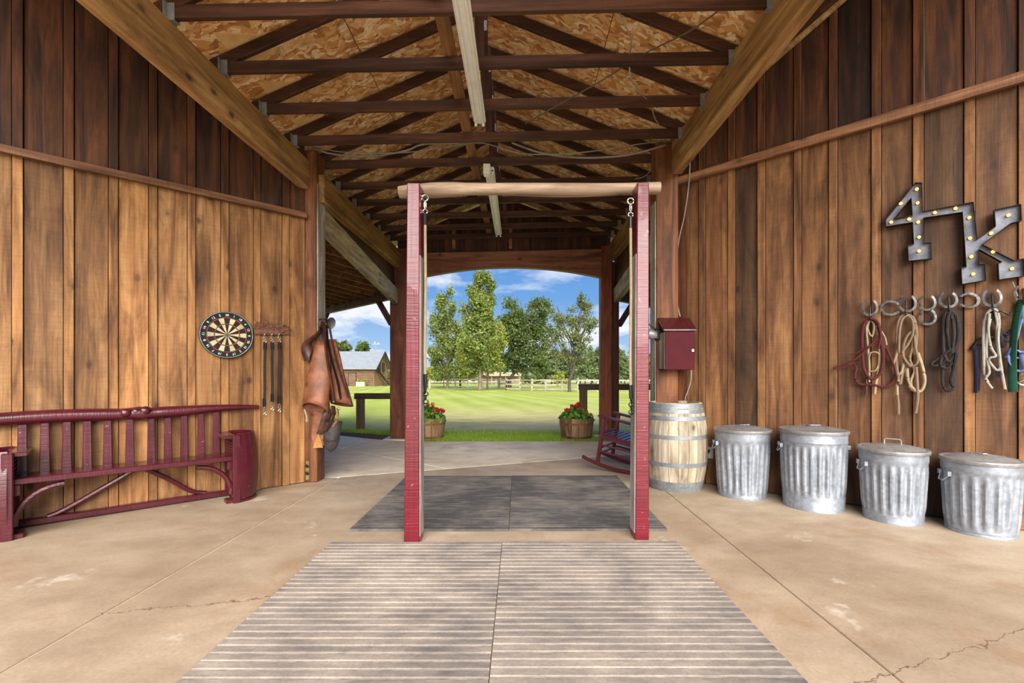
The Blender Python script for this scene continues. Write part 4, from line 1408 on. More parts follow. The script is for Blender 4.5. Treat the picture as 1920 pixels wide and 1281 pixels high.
NS = 20
prof = [(br_(H * k / 10), H * k / 10) for k in range(11)]
st = MB()
g0, g1 = R(.35), 2 * math.pi / NS - R(.35)
o_ = MB().lathe(prof, 2, a0=g0, a1=g1)
i_ = MB().lathe([(r - .025, z) for r, z in prof], 2, a0=g0, a1=g1)
st.add(o_.v, o_.f)
st.add(i_.v, i_.f)
kk = len(o_.v)
for col in (0, 2):
    st.f += [(i * 3 + col, (i + 1) * 3 + col, kk + (i + 1) * 3 + col, kk + i * 3 + col) for i in range(10)]
st.f += [(30 + j, 31 + j, kk + 31 + j, kk + 30 + j) for j in range(2)]
st.m = [0] * len(st.f)
me = st.mesh('stave', [M['oak']])
rnd = random.Random(4)
for k in range(NS):
    o = bpy.data.objects.new('stave', me)
    o.parent = ok
    o.rotation_euler = (0, 0, 2 * math.pi * k / NS + .09)
    c = rnd.uniform(.86, 1.06)
    o.color = (c, c * rnd.uniform(.96, 1.02), c * rnd.uniform(.92, 1.02), 1)
    C.objects.link(o)
for z0, z1 in ((.845, .893), (.800, .838), (.725, .768), (.540, .578), (.262, .302), (.065, .105), (.004, .060)):
    MB().lathe([(br_(z0) + .0005, z0), (br_(z0) + .004, z0), (br_(z1) + .004, z1), (br_(z1) + .0005, z1)], 40).build('hoop', M['hoop'], ok, smooth=True)
MB().lathe([(.001, .862), (.245, .862), (.245, .85)], 30).build('head', M['oak'], ok)
MB().lathe([(br_(.01) - .026, .0), (.20, .001), (.001, .02)], 20).build('bottom_head', M['oak'], ok)

# ---- galvanised trash cans
def can(label, x, y, rb_, rt, h, nf, dent, band, handle_side, lid_lbl, ring_only=False, lid_tilt=0.0, hrot=0.0, lid_up=True):
    t_ = thing('trash_can', label, 'trash can', (x, y, 0), 0, 'galvanised cans along the right wall')

    def rr(z): return rb_ + (rt - rb_) * z / h
    zs = [0, .012, .02, band, band + .01, band + .03] + [band + .03 + (h * .80 - band - .03) * k / 8 for k in range(1, 9)] + [h * .83, h * .86, h * .875, h * .89, h * .97, h]
    prof = []
    for z in zs:
        extra = .004 if z <= .012 or abs(z - h * .875) < .01 else (.003 if abs(z - band) < 1e-6 else 0)
        prof.append((rr(z) + extra, z))

    def mod(g, z):
        lo, hi = band + .02, h * .82
        if z <= lo or z >= hi: d = 0
        else:
            e = min(1, (z - lo) / .03, (hi - z) / .03)
            q = math.cos(g * nf)
            d = e * .007 * (1 if q > .2 else -1 if q < -.2 else q * 5)
        if dent:
            for (dg, dz, wg, wz, am) in dent:
                da = (g - dg + math.pi) % (2 * math.pi) - math.pi
                d -= am * math.exp(-(da / wg) ** 2 - ((z - dz) / wz) ** 2)
        return d
    MB().lathe(prof, nf * 8, mod=mod).build('body', M['galv'], t_, smooth=True)
    MB().lathe([(.001, .004), (rb_ - .003, .004)], 24).build('base', M['galv'], t_)
    q = ring((0, 0, h), rt + .002, .006, 48, 'z', 6)
    q.build('rolled_rim', M['galv'], t_, smooth=True)
    for g in handle_side:
        ca, sa = math.cos(g), math.sin(g)
        r0 = rr(h * .80)
        pz = h * .80
        MB().tube([(ca * (r0 + .008) - sa * w_, sa * (r0 + .008) + ca * w_, pz + dz) if abs(w_) > .03 else (ca * (r0 + .03) - sa * w_, sa * (r0 + .03) + ca * w_, pz + dz) for w_, dz in ((-.055, .0), (-.05, -.02), (-.025, -.055), (.025, -.055), (.05, -.02), (.055, .0))], .005, 6).build('handle', M['galv'], t_)
        e = MB()
        for w_ in (-.055, .055):
            e.box(-.012, .012, -.010, .010, -.018, .018)
            k0 = len(e.v) - 8
            Mx = Matrix.Translation((ca * (r0 + .006) - sa * w_, sa * (r0 + .006) + ca * w_, pz)) @ Matrix.Rotation(g, 4, 'Z')
            for i in range(k0, k0 + 8): e.v[i] = tuple(Mx @ Vector(e.v[i]))
        e.build('handle_ear', M['galv'], t_)
    # lid
    lp = MB()
    R_ = rt + .012
    for r, z in ((R_, -.018), (R_ + .002, -.004), (R_ - .002, .006), (R_ - .02, .009), (R_ - .028, .006), (R_ * .7, .022), (R_ * .35, .036), (.001, .040)):
        pass
    prof = [(R_ - .003, -.02), (R_, -.02), (R_ + .002, -.004), (R_ - .004, .006), (R_ - .02, .009), (R_ - .03, .005), (R_ * .7, .020), (R_ * .35, .033), (.001, .037)]
    lid = MB().lathe(prof, 48).build('lid', M['galv_lid'], t_, (0, 0, h + .008), (lid_tilt, lid_tilt * .5, hrot), smooth=True)
    if lid_up:
        hp = [(-.055, 0, .034), (-.055, 0, .068), (-.045, 0, .078), (.045, 0, .078), (.055, 0, .068), (.055, 0, .034)]
    else:
        hp = [(-.05, 0, .034), (-.05, -.03, .046), (-.04, -.05, .046), (.04, -.05, .046), (.05, -.03, .046), (.05, 0, .034)]
    MB().tube(hp, .005, 6).build('lid_handle', M['galv'], lid)
    return t_


can('dented galvanised trash can with a lid, next to the oak barrel', 2.215, 4.545, .215, .252, .645, 22,
    [(R(-125), .30, .35, .12, .016), (R(-112), .42, .25, .06, .020), (R(-140), .16, .25, .10, .020), (R(-100), .22, .2, .16, .010)], .02, (R(10), R(172)), '', hrot=R(20), lid_up=False)
can('tall wide galvanised trash can with a banded foot, second from the barrel', 2.675, 4.165, .236, .262, .685, 26, None, .115, (R(-15), R(160)), '', hrot=R(-12), lid_up=False)
can('smaller galvanised trash can with its lid handle upright, third from the barrel', 3.10, 3.80, .197, .228, .575, 22, None, .055, (R(0), R(170)), '', lid_tilt=.02, hrot=R(-38))
can('squat galvanised trash can at the right edge of the photo, farthest from the barrel', 3.53, 3.505, .200, .228, .545, 20, None, .028, (R(-25), R(165)), '', hrot=R(-70), lid_up=False)

# ---- lit marquee sign
def zc(x, y): return (1540 + x / 2.668, 320 + y / 2.668)


ms, loc = wall_thing(WR, 1790, 440, 'marquee_sign', 'steel marquee sign reading 4K, studded with warm lit bulbs', 'sign', .047)
outer = [(470, 70), (500, 72), (505, 213), (755, 167), (775, 352), (868, 287), (862, 205), (990, 178), (993, 256), (940, 270), (798, 376), (958, 458), (1004, 447), (1010, 531), (885, 549), (881, 470), (900, 462), (783, 398), (784, 476), (813, 474), (817, 552), (702, 571), (697, 490), (723, 487), (704, 214), (508, 243), (513, 371), (545, 366), (549, 445), (437, 456), (433, 378), (463, 373), (457, 264), (325, 285), (323, 252)]
hole = [(450, 142), (456, 232), (362, 250)]


def w2(p):
    a = loc(*zc(*p))
    return (a[0], a[2])


O2, H2 = [w2(p) for p in outer], [w2(p) for p in hole]
tri = tessellate_polygon([[Vector((x, z, 0)) for x, z in O2], [Vector((x, z, 0)) for x, z in H2]])
V2 = O2 + H2
fc = MB()
n = len(V2)
fc.add([(x, .016, z) for x, z in V2] + [(x, .004, z) for x, z in V2], [tuple(q) for q in tri] + [tuple(i + n for i in q[::-1]) for q in tri])
fc.build('face', M['marquee'], ms)
for L in (O2, H2):
    m_ = len(L)
    # inward offset for the rim's wall thickness
    r = MB()
    ar = sum(L[i][0] * L[(i + 1) % m_][1] - L[(i + 1) % m_][0] * L[i][1] for i in range(m_))
    sgn = 1 if ar > 0 else -1
    if L is H2: sgn = -sgn
    off = []
    for i in range(m_):
        p0, p1, p2 = Vector(L[i - 1]), Vector(L[i]), Vector(L[(i + 1) % m_])
        e1, e2 = (p1 - p0).normalized(), (p2 - p1).normalized()
        nn = (Vector((-e1.y, e1.x)) + Vector((-e2.y, e2.x))) * sgn
        nn = nn.normalized() if nn.length > 1e-6 else Vector((0, 0))
        off.append(p1 - nn * .0045)
    vs = [(x, 0, z) for x, z in L] + [(x, .052, z) for x, z in L] + [(p.x, .052, p.y) for p in off] + [(p.x, 0, p.y) for p in off]
    fs = []
    for i in range(m_):
        j = (i + 1) % m_
        for k in range(4):
            a, b2 = k * m_, ((k + 1) % 4) * m_
            fs.append((a + i, a + j, b2 + j, b2 + i))
    r.add(vs, fs)
    r.build('rim', M['rim'], ms)
bulb_me = MB().ball((0, .030, 0), .012, 10, (1, 1.3, 1)).mesh('bulb', [M['bulb']], True)
sock_me = MB().lathe([(.015, .0), (.015, .004), (.009, .008), (.001, .008)], 12).xf(Matrix.Translation((0, .016, 0)) @ Matrix.Rotation(R(-90), 4, 'X')).mesh('socket', [M['nickel']])
for p in ((477, 98), (397, 170), (481, 167), (349, 262), (438, 247), (484, 262), (488, 337), (488, 406), (566, 215), (669, 194), (738, 240), (741, 342), (748, 434), (757, 521), (846, 318), (855, 410), (932, 228), (950, 494)):
    x, z = w2(p)
    s_ = bpy.data.objects.new('socket', sock_me); C.objects.link(s_); s_.parent = ms; s_.location = (x, 0, z)
    b_ = bpy.data.objects.new('bulb', bulb_me); C.objects.link(b_); b_.parent = s_
wc = MB().tube(spline([loc(1898, 528, .05), loc(1903, 540, .05), loc(1908, 556, .05)], 3), .004, 6).build('power_cord', M['cable'], ms)

# ---- horseshoe rack
hr, loc = wall_thing(WR, 1770, 575, 'horseshoe_rack', 'rack of welded iron horseshoes with hooks on the right wall', 'rack', .05)


def yc(x, y): return (1540 + x / 2.668, 320 + y / 2.668)


def shoe(cx, cy, wpx, hpx, ang):
    """U-shaped shoe; ang = direction its open end points to (0 = up)"""
    b = MB()
    n = 16
    c0 = Vector(loc(*yc(cx, cy)))
    ex = Vector(loc(*yc(cx + wpx / 2, cy))) - c0
    ez = Vector(loc(*yc(cx, cy - hpx / 2))) - c0
    if abs(ang) == 90:
        ex, ez = (Vector(loc(*yc(cx, cy - hpx / 2))) - c0), (Vector(loc(*yc(cx + wpx / 2 * (1 if ang > 0 else -1), cy))) - c0)
    elif ang == 180:
        ez = -ez
    path = []
    for i in range(n + 1):
        g = R(-52) + R(284) * i / n if False else R(122) + R(296) * i / n
        path.append((math.cos(g), math.sin(g)))
    rows = []
    vs = []
    for i, (px_, pz_) in enumerate(path):
        k = 1.0
        wi = .135 + .04 * math.sin(math.pi * i / n)
        for rr, dy in ((1 + wi, 0), (1 + wi, .010), (1 - wi, .012), (1 - wi, 0)):
            q = c0 + ex * (px_ * rr * .88) + ez * ((pz_ - .0) * rr * .88 * (1.25 if pz_ > 0 else 1))
            vs.append((q.x, dy + .004, q.z))
    fs = []
    for i in range(n):
        for k in range(4):
            fs.append((i * 4 + k, i * 4 + (k + 1) % 4, (i + 1) * 4 + (k + 1) % 4, (i + 1) * 4 + k))
    fs += [(0, 1, 2, 3), (n * 4 + 3, n * 4 + 2, n * 4 + 1, n * 4)]
    b.add(vs, fs)
    return b.build('horseshoe', M['shoe'], hr)


shoe(243, 688, 84, 80, 0)
shoe(343, 688, 96, 76, 90)
shoe(430, 668, 96, 82, 0)
shoe(530, 664, 90, 76, 0)
shoe(531, 736, 92, 76, 0)
shoe(634, 650, 98, 78, 0)
shoe(742, 650, 100, 76, -90)
shoe(853, 640, 104, 88, 0)
shoe(1006, 620, 92, 84, 0)
for x, y in ((243, 735), (422, 715), (636, 695), (853, 690), (1010, 662)):
    c = Vector(loc(*yc(x, y)))
    MB().tube(spline([c + Vector((0, .0, .11)) * 1, c + Vector((0, .014, .02)), c + Vector((0, .03, -.012)), c + Vector((0, .058, -.004)), c + Vector((0, .062, .028))], 3), .0065, 6).build('hook', M['steel_dark'], hr)


def tack(name, label, cat, x, y, conv=yc, group=None):
    t_, lc = wall_thing(WR, *conv(x, y), name, label, cat, .05, group)

    def tub(part, pts, r, m, dv=.012, k=5, flat=1.0, closed=False, n=7, wob=0.006):
        P = []
        for i, p in enumerate(pts):
            q = Vector(lc(*conv(p[0], p[1])))
            q.y = (p[2] if len(p) > 2 else dv) + wob * math.sin(i * 2.1 + x)
            P.append(q)
        return MB().tube(spline(P, k, closed), r, n, flat=flat, closed=closed).build(part, m, t_, smooth=True)
    return t_, tub


# pixel frames of the close crop used for the coils
def qc(x, y): return (1560 + x / 4.925, 540 + y / 4.925)


t1, tb = tack('rope_halter', 'maroon rope halter and lead with cream cords on the first horseshoe hook', 'halter', 350, 290, qc, 'ropes and halters on the horseshoe hooks')
tb('lead_loop', [(350, 290), (300, 330), (280, 440), (280, 600), (300, 760), (360, 835), (430, 810), (470, 700), (465, 540), (440, 400), (410, 320)], .013, M['rope_maroon'], .030, closed=True)
tb('lead_loop', [(355, 285), (420, 320), (450, 440), (430, 560)], .012, M['rope_maroon'], .040)
tb('lead_loop', [(500, 560), (540, 640), (590, 780), (570, 860), (490, 915), (380, 895), (260, 890), (212, 830), (225, 740), (190, 705)], .012, M['rope_maroon'], .020)
tb('lead_loop', [(435, 440), (330, 560), (220, 660), (120, 700), (30, 730), (35, 745), (130, 730), (240, 690)], .008, M['rope_maroon'], .046)
tb('lead_loop', [(300, 560), (230, 600), (165, 617)], .006, M['rope_maroon'], .040)
tb('cream_cord', [(345, 300), (320, 380), (330, 520), (345, 700), (345, 800), (345, 870)], .008, M['rope_cream'], .022)
tb('cream_cord', [(360, 300), (390, 350), (370, 450), (330, 380), (345, 310)], .007, M['rope_cream'], .026)
tb('cream_cord', [(400, 330), (430, 460), (440, 600), (430, 740), (410, 860), (395, 980)], .010, M['rope_cream'], .018)
tb('cream_cord', [(345, 640), (360, 600), (410, 595), (440, 620)], .006, M['rope_cream'], .032)
tb('cream_cord', [(345, 770), (400, 765), (425, 720)], .006, M['rope_cream'], .032)
tb('cream_cord', [(455, 400), (490, 460), (505, 530)], .006, M['rope_cream'], .028)
tb('tail_end', [(318, 830), (320, 920), (312, 990)], .010, M['leather_dk'], .014)

t2, tb = tack('rope_coil', 'tan brown and cream rope coil on the second horseshoe hook', 'rope', 690, 265, qc, 'ropes and halters on the horseshoe hooks')
tb('rope_loop', [(600, 520), (600, 380), (630, 280), (690, 255), (750, 290), (775, 400), (770, 540)], .013, M['rope_tan'], .030)
tb('rope_loop', [(615, 600), (622, 400), (650, 290), (700, 265), (740, 310), (745, 420), (700, 520), (650, 600), (690, 690), (750, 720), (790, 670), (770, 560), (760, 440)], .010, M['rope_tan'], .040)
tb('rope_loop', [(760, 380), (690, 450), (655, 560), (670, 680), (730, 730)], .010, M['rope_tan'], .034)
tb('rope_loop', [(590, 640), (600, 760), (625, 890), (650, 780), (690, 740)], .012, M['rope_tan'], .024)
tb('cream_strand', [(615, 480), (600, 600), (570, 720), (590, 800), (640, 780), (660, 700)], .011, M['rope_cream'], .020)
tb('cream_strand', [(790, 600), (830, 720), (855, 850), (830, 940), (780, 955), (735, 920), (700, 830), (690, 740)], .012, M['rope_cream'], .020)
tb('cream_strand', [(740, 920), (730, 850), (760, 760), (720, 660), (740, 560), (755, 380)], .009, M['rope_cream'], .016)
tb('cream_strand', [(600, 890), (603, 990)], .010, M['rope_cream'], .014)
tb('tail_end', [(603, 990), (612, 1080), (612, 1165)], .012, M['rope_tan'], .014)
tb('tail_end', [(775, 730), (785, 900), (790, 1020), (770, 1155)], .012, M['rope_tan'], .026)
MBk = MB().ball((0, 0, 0), .022, 8, (1.2, .8, 1))
kn = Vector((0, 0, 0))
tb('knot', [(715, 905), (745, 925), (770, 950), (735, 935), (725, 910)], .012, M['rope_cream'], .024)

t3, tb = tack('rope_coil', 'black flecked rope coil on the third horseshoe hook', 'rope', 1075, 220, qc, 'ropes and halters on the horseshoe hooks')
tb('rope_loop', [(1075, 215), (1035, 260), (1025, 420), (1030, 600), (1075, 680), (1130, 600), (1165, 440), (1150, 280), (1110, 225)], .014, M['rope_black'], .026, closed=True)
tb('rope_loop', [(1085, 225), (1060, 330), (1070, 480), (1100, 600), (1120, 440), (1110, 300)], .012, M['rope_black'], .034, closed=True)
tb('rope_loop', [(1140, 540), (1050, 600), (980, 650), (915, 705), (950, 720), (1010, 700), (1050, 660)], .008, M['rope_black'], .038)
tb('rope_loop', [(1010, 640), (1000, 720), (1060, 740), (1100, 690)], .011, M['rope_black'], .036)
tb('rope_loop', [(1030, 700), (1015, 820), (1030, 920), (1070, 950), (1120, 920), (1120, 800), (1110, 680)], .011, M['rope_black'], .022)
tb('rope_loop', [(1150, 600), (1130, 720), (1100, 850), (1115, 910)], .015, M['rope_black'], .030)


def rc(x, y): return (1740 + x / 3.05, 340 + y / 3.05)


t4, tb = tack('lead_rope', 'grey white lead rope folded on the fourth horseshoe hook', 'rope', 365, 735, rc, 'ropes and halters on the horseshoe hooks')
tb('rope_loop', [(315, 1060), (312, 900), (320, 800), (345, 745), (385, 740), (402, 800), (395, 900), (405, 1010), (420, 1100), (435, 1190)], .010, M['rope_grey'], .034)
tb('rope_loop', [(350, 790), (330, 900), (330, 1000), (345, 1090), (325, 1130), (362, 1185)], .009, M['rope_grey'], .040)
tb('rope_loop', [(345, 760), (338, 860), (355, 950), (380, 1000), (350, 1010), (345, 1030), (385, 1080), (408, 1070)], .009, M['rope_grey'], .046)
tb('rope_loop', [(380, 745), (392, 820), (388, 900), (398, 990), (412, 1080)], .009, M['rope_grey'], .028)
tb('rope_loop', [(318, 970), (315, 1050), (320, 1110), (340, 1150)], .009, M['rope_grey'], .030)

t5, tb = tack('webbing_halter', 'dark navy webbing halter hanging behind the grey white lead rope', 'halter', 370, 745, rc, 'ropes and halters on the horseshoe hooks')
tb('crown_strap', [(365, 740), (385, 800), (420, 880), (430, 950), (400, 960)], .018, M['rope_black'], .010, flat=.5)
tb('crown_strap', [(370, 745), (420, 745), (462, 765), (470, 755)], .012, M['steel_dark'], .016, flat=.6)
tb('nose_band', [(400, 900), (340, 890), (290, 905), (250, 960), (290, 945), (330, 930)], .018, M['rope_black'], .010, flat=.5)
tb('cheek_strap', [(272, 940), (274, 1050), (272, 1210)], .015, M['web_navy'], .012, flat=.4)
tb('cheek_strap', [(275, 950), (288, 1060), (286, 1200)], .012, M['web_navy'], .008, flat=.4)
tb('throat_strap', [(385, 1060), (400, 1120), (375, 1110)], .010, M['web_navy'], .012, flat=.5)
tb('throat_strap', [(430, 870), (465, 880), (470, 850), (440, 900), (465, 920)], .012, M['web_navy'], .012, flat=.5)

t6, tb = tack('webbing_halter', 'pale blue webbing halter with a green strap at the right edge of the photo', 'halter', 520, 690, rc, 'ropes and halters on the horseshoe hooks')
tb('green_strap', [(530, 680), (505, 760), (485, 900), (478, 1050), (482, 1205)], .028, M['web_green'], .030, flat=.4)
tb('blue_strap', [(525, 790), (500, 880), (490, 950), (520, 975), (560, 975), (600, 960)], .020, M['web_blue'], .020, flat=.4)
tb('blue_strap', [(540, 980), (545, 1030), (540, 1080), (500, 1080), (480, 1050), (465, 1000), (450, 1000), (480, 930)], .020, M['web_blue'], .016, flat=.4)
tb('blue_strap', [(440, 1005), (480, 1012), (515, 1010)], .012, M['web_blue'], .014, flat=.5)
tb('blue_strap', [(540, 690), (560, 800), (600, 960), (590, 1080)], .020, M['web_blue'], .012, flat=.4)
tb('nickel_buckle', [(490, 1140), (510, 1155), (535, 1165), (560, 1150), (540, 1135), (515, 1150)], .008, M['nickel'], .030)
tb('nickel_buckle', [(520, 1105), (545, 1090), (548, 1110), (530, 1120)], .006, M['nickel'], .030)

# ---- maroon rocking chair facing out towards the lawn
rc_ = thing('rocking_chair', 'maroon slatted rocking chair behind the right crimson post', 'chair', (1.31, 5.74, 0.02), math.atan2(.53, -.85))
rc_.rotation_euler = (0, R(-7), rc_.rotation_euler[2])
W = .255
for s_ in (-1, 1):
    q = []
    for i in range(17):
        u = i / 16
        x = -.60 + u * 1.05
        q.append((x, s_ * W, .020 + .30 * (x + .02) ** 2))
    MB().tube(q, .019, 8, flat=1.25).build('rocker', M['chair_red'], rc_, smooth=True)
    MB().beam((.245, s_ * W, .05), (.225, s_ * W, .615), .042, .042, up=(1, 0, 0)).build('front_leg', M['chair_red'], rc_, bevel=.006)
    MB().tube(spline([(-.27, s_ * W, .045), (-.235, s_ * W, .30), (-.27, s_ * W, .55), (-.44, s_ * W, 1.11)], 4), .022, 8).build('back_post', M['chair_red'], rc_, smooth=True)
    ar = MB().beam((.30, s_ * W, .632), (-.30, s_ * W, .592), .085, .026)
    ar.build('armrest', M['chair_red'], rc_, bevel=.008)
    for z0, z1 in ((.20, .18), (.28, .27)):
        MB().tube([(.24, s_ * W, z0), (-.245, s_ * W, z1)], .013, 8).build('side_rung', M['chair_red'], rc_)
    MB().beam((.235, s_ * W, .385), (-.25, s_ * W, .345), .024, .055).build('seat_side_rail', M['chair_red'], rc_, bevel=.004)
for x, z in ((.24, .24), (.24, .17), (-.245, .22)):
    MB().tube([(x, -W, z), (x, W, z)], .013, 8).build('cross_rung', M['chair_red'], rc_)
for k in range(9):
    x = .265 - k * .058
    MB().box(x - .024, x + .024, -W - .005, W + .005, .405 + (x - .26) * .09, .421 + (x - .26) * .09).build('seat_slat', M['chair_red'], rc_, bevel=.003)
for z, h, xx in ((.50, .05, -.262), (1.06, .09, -.425)):
    MB().beam((xx, -W, z), (xx, W, z), .022, h, up=(-.28, 0, 1)).build('back_rail', M['chair_red'], rc_, bevel=.004)
for k in range(7):
    y = -.195 + k * .065
    MB().beam((-.262, y, .51), (-.415, y, 1.03), .034, .012, up=(1, 0, .2)).build('back_slat', M['chair_red'], rc_, bevel=.002)

# ---- half-barrel flower tubs with geraniums
def tub(label, x, y, seed, glabel):
    rnd = random.Random(seed)
    t_ = thing('flower_tub', label, 'planter', (x, y, -.035), 0, 'half-barrel planters at the edge of the lawn')
    H_ = .42

    def r_(z): return .255 + .060 * math.sin(min(1, z / H_) * 1.5)
    NS_ = 16
    prof_ = [(r_(H_ * k / 5), H_ * k / 5) for k in range(6)]
    a0_, a1_ = R(.4), 2 * math.pi / NS_ - R(.4)
    s_ = MB()
    o1 = MB().lathe(prof_, 2, a0=a0_, a1=a1_)
    i1 = MB().lathe([(r - .025, z) for r, z in prof_], 2, a0=a0_, a1=a1_)
    s_.add(o1.v, o1.f); s_.add(i1.v, i1.f)
    k2 = len(o1.v)
    for col in (0, 2):
        s_.f += [(i * 3 + col, (i + 1) * 3 + col, k2 + (i + 1) * 3 + col, k2 + i * 3 + col) for i in range(5)]
    s_.f += [(15 + j, 16 + j, k2 + 16 + j, k2 + 15 + j) for j in range(2)]
    s_.m = [0] * len(s_.f)
    me_ = s_.mesh('stave', [M['tub']])
    for k in range(NS_):
        o = bpy.data.objects.new('stave', me_)
        o.parent = t_
        o.rotation_euler = (0, 0, 2 * math.pi * k / NS_)
        c = rnd.uniform(.85, 1.1)
        o.color = (c, c, c, 1)
        C.objects.link(o)
    for z0, z1 in ((.30, .335), (.06, .095)):
        MB().lathe([(r_(z0), z0), (r_(z0) + .004, z0), (r_(z1) + .004, z1), (r_(z1), z1)], 32).build('hoop', M['rail'], t_, smooth=True, color=(1.1, 1, .9))
    MB().lathe([(.001, .38), (.285, .37)], 20).build('soil', M['soil'], t_)
    g_ = thing('geranium', glabel, 'plant', (x, y, .34), 0, 'red geraniums in the half barrels')
    rn = np.random.default_rng(seed)
    # leaves: small discs on a dome
    lv = MB()
    for k in range(520):
        th, ph = rn.uniform(0, 2 * math.pi), rn.uniform(0, 1) ** .6
        rr = .32 * ph
        z = .20 * (1 - ph ** 2) + rn.uniform(-.05, .06)
        c = Vector((math.cos(th) * rr, math.sin(th) * rr, z))
        nrm = (c + Vector((rn.normal() * .2, rn.normal() * .2, .18))).normalized()
        a_ = nrm.orthogonal().normalized()
        b_ = nrm.cross(a_)
        s2 = rn.uniform(.022, .042)
        n_ = 6
        lv.add([c + (a_ * math.cos(q * 2 * math.pi / n_) + b_ * math.sin(q * 2 * math.pi / n_)) * s2 * (1 if q % 2 else .82) for q in range(n_)], [tuple(range(n_))])
    f_ = lv.build('foliage', M['leaf_ger'], g_, fix=False)
    f_['kind'] = 'stuff'
    for k in range(11):
        th, ph = rn.uniform(0, 2 * math.pi), rn.uniform(.1, .95)
        c = Vector((math.cos(th) * .29 * ph, math.sin(th) * .27 * ph, .23 * (1 - .6 * ph ** 2) + rn.uniform(.0, .07)))
        MB().tube([(c.x * .7, c.y * .7, .02), c], .004, 5).build('stem', M['leaf_ger'], g_)
        fl_ = MB()
        for q in range(26):
            d = Vector((rn.normal(), rn.normal(), rn.normal() * .7)).normalized()
            p = c + d * .034
            a_ = d.orthogonal().normalized(); b_ = d.cross(a_)
            s2 = .017
            fl_.add([p + a_ * s2, p + b_ * s2, p - a_ * s2, p - b_ * s2], [(0, 1, 2, 3)])
        fl_.build('flower_head', M['petal'], g_, fix=False)
    return t_


tub('half-barrel planter of red geraniums, left, next to the far left post', -1.66, 8.46, 3, 'bushy red geranium in the left half barrel')
tub('half-barrel planter of red geraniums, right, before the far right post', 1.07, 8.46, 8, 'bushy red geranium in the right half barrel')

# small black lantern stake seen beside the left tub
ls = thing('path_light', 'slim black path light standing just past the left crimson post', 'lamp', (-1.775, 8.62, -.04))
MB().tube([(0, 0, 0), (0, 0, .84)], .012, 8).build('stake', M['dark'], ls)
MB().lathe([(.012, .84), (.03, .85), (.05, 1.02), (.055, 1.03), (.001, 1.06)], 10).build('lamp_head', M['dark'], ls)

# ---- hitching rails outside
def hrail(label, p0, posts, x0, x1, y, zt):
    t_ = thing('hitching_rail', label, 'rail', (x0, y, lawn_z(y)))
    for xx in posts:
        MB().box(xx - x0 - .08, xx - x0 + .08, -.07, .07, -.03, zt - lawn_z(y) - .02).build('rail_post', M['grey_wood_z'], t_, bevel=.008)
    MB().box(-.10, x1 - x0, -.08, .06, zt - lawn_z(y) - .13, zt - lawn_z(y)).build('top_rail', M['grey_wood'], t_, bevel=.008)


hrail('weathered hitching rail on the grass left of the far left post', None, (-3.58, -2.35), -3.6, -2.25, 10.4, .745)
hrail('dark weathered hitching rail on the grass behind the far right post', None, (1.40, 4.6), 1.40, 4.7, 9.9, .965)

# ---- mulch patch by the left porch slab, long grass along the slab
MB().prism([(-2.5, 8.5), (-2.45, 8.95), (-3.3, 9.5), (-4.6, 10.3), (-7, 12.3), (-7, 11.2), (-4.3, 9.4)], -.12, -.024, 'z').build('mulch_strip', M['soil'])['kind'] = 'structure'

# ---- grass blades near the slab
rn = np.random.default_rng(5)


def blades(name, label, n, fn, h0, h1):
    pts = np.array([fn() for _ in range(n)])
    h = rn.uniform(h0, h1, n)
    a = rn.uniform(0, math.pi, n)
    wv = rn.uniform(.004, .009, n)
    lean = rn.normal(0, .35, (n, 2)) * h[:, None]
    v = np.zeros((n * 3, 3))
    dx, dy = np.cos(a) * wv, np.sin(a) * wv
    v[0::3] = pts + np.stack([dx, dy, np.zeros(n)], 1)
    v[1::3] = pts - np.stack([dx, dy, np.zeros(n)], 1)
    v[2::3] = pts + np.stack([lean[:, 0], lean[:, 1], h], 1)
    me = bpy.data.meshes.new(name)
    me.from_pydata(v.tolist(), [], np.arange(n * 3).reshape(n, 3).tolist())
    me.materials.append(M['blade'])
    o = bpy.data.objects.new(name, me)
    C.objects.link(o)
    return tag(o, label, 'grass', kind='stuff')


def near_strip():
    x = rn.uniform(-1.9, 2.2)
    y = 8.10 + abs(rn.normal(0, .62))
    return (x, y, lawn_z(y) - .005)


blades('long_grass', 'lush bright green grass strip along the far edge of the slab', 26000, near_strip, .03, .085)


def side_strip():
    u = rn.uniform(0, 1)
    x = -2.3 - 1.6 * u + rn.normal(0, .15)
    y = 9.0 + .6 * u + abs(rn.normal(0, .25))
    return (x, y, lawn_z(y) - .005)


blades('long_grass', 'loose green grass tufts by the mulch left of the far left post', 4500, side_strip, .03, .08)


def side_strip2():
    x = rn.uniform(1.9, 3.2)
    y = 8.2 + rn.uniform(0, 1.2)
    return (x, y, lawn_z(y) - .005)


blades('long_grass', 'green grass tufts right of the far right post behind the rocking chair', 5000, side_strip2, .03, .08)

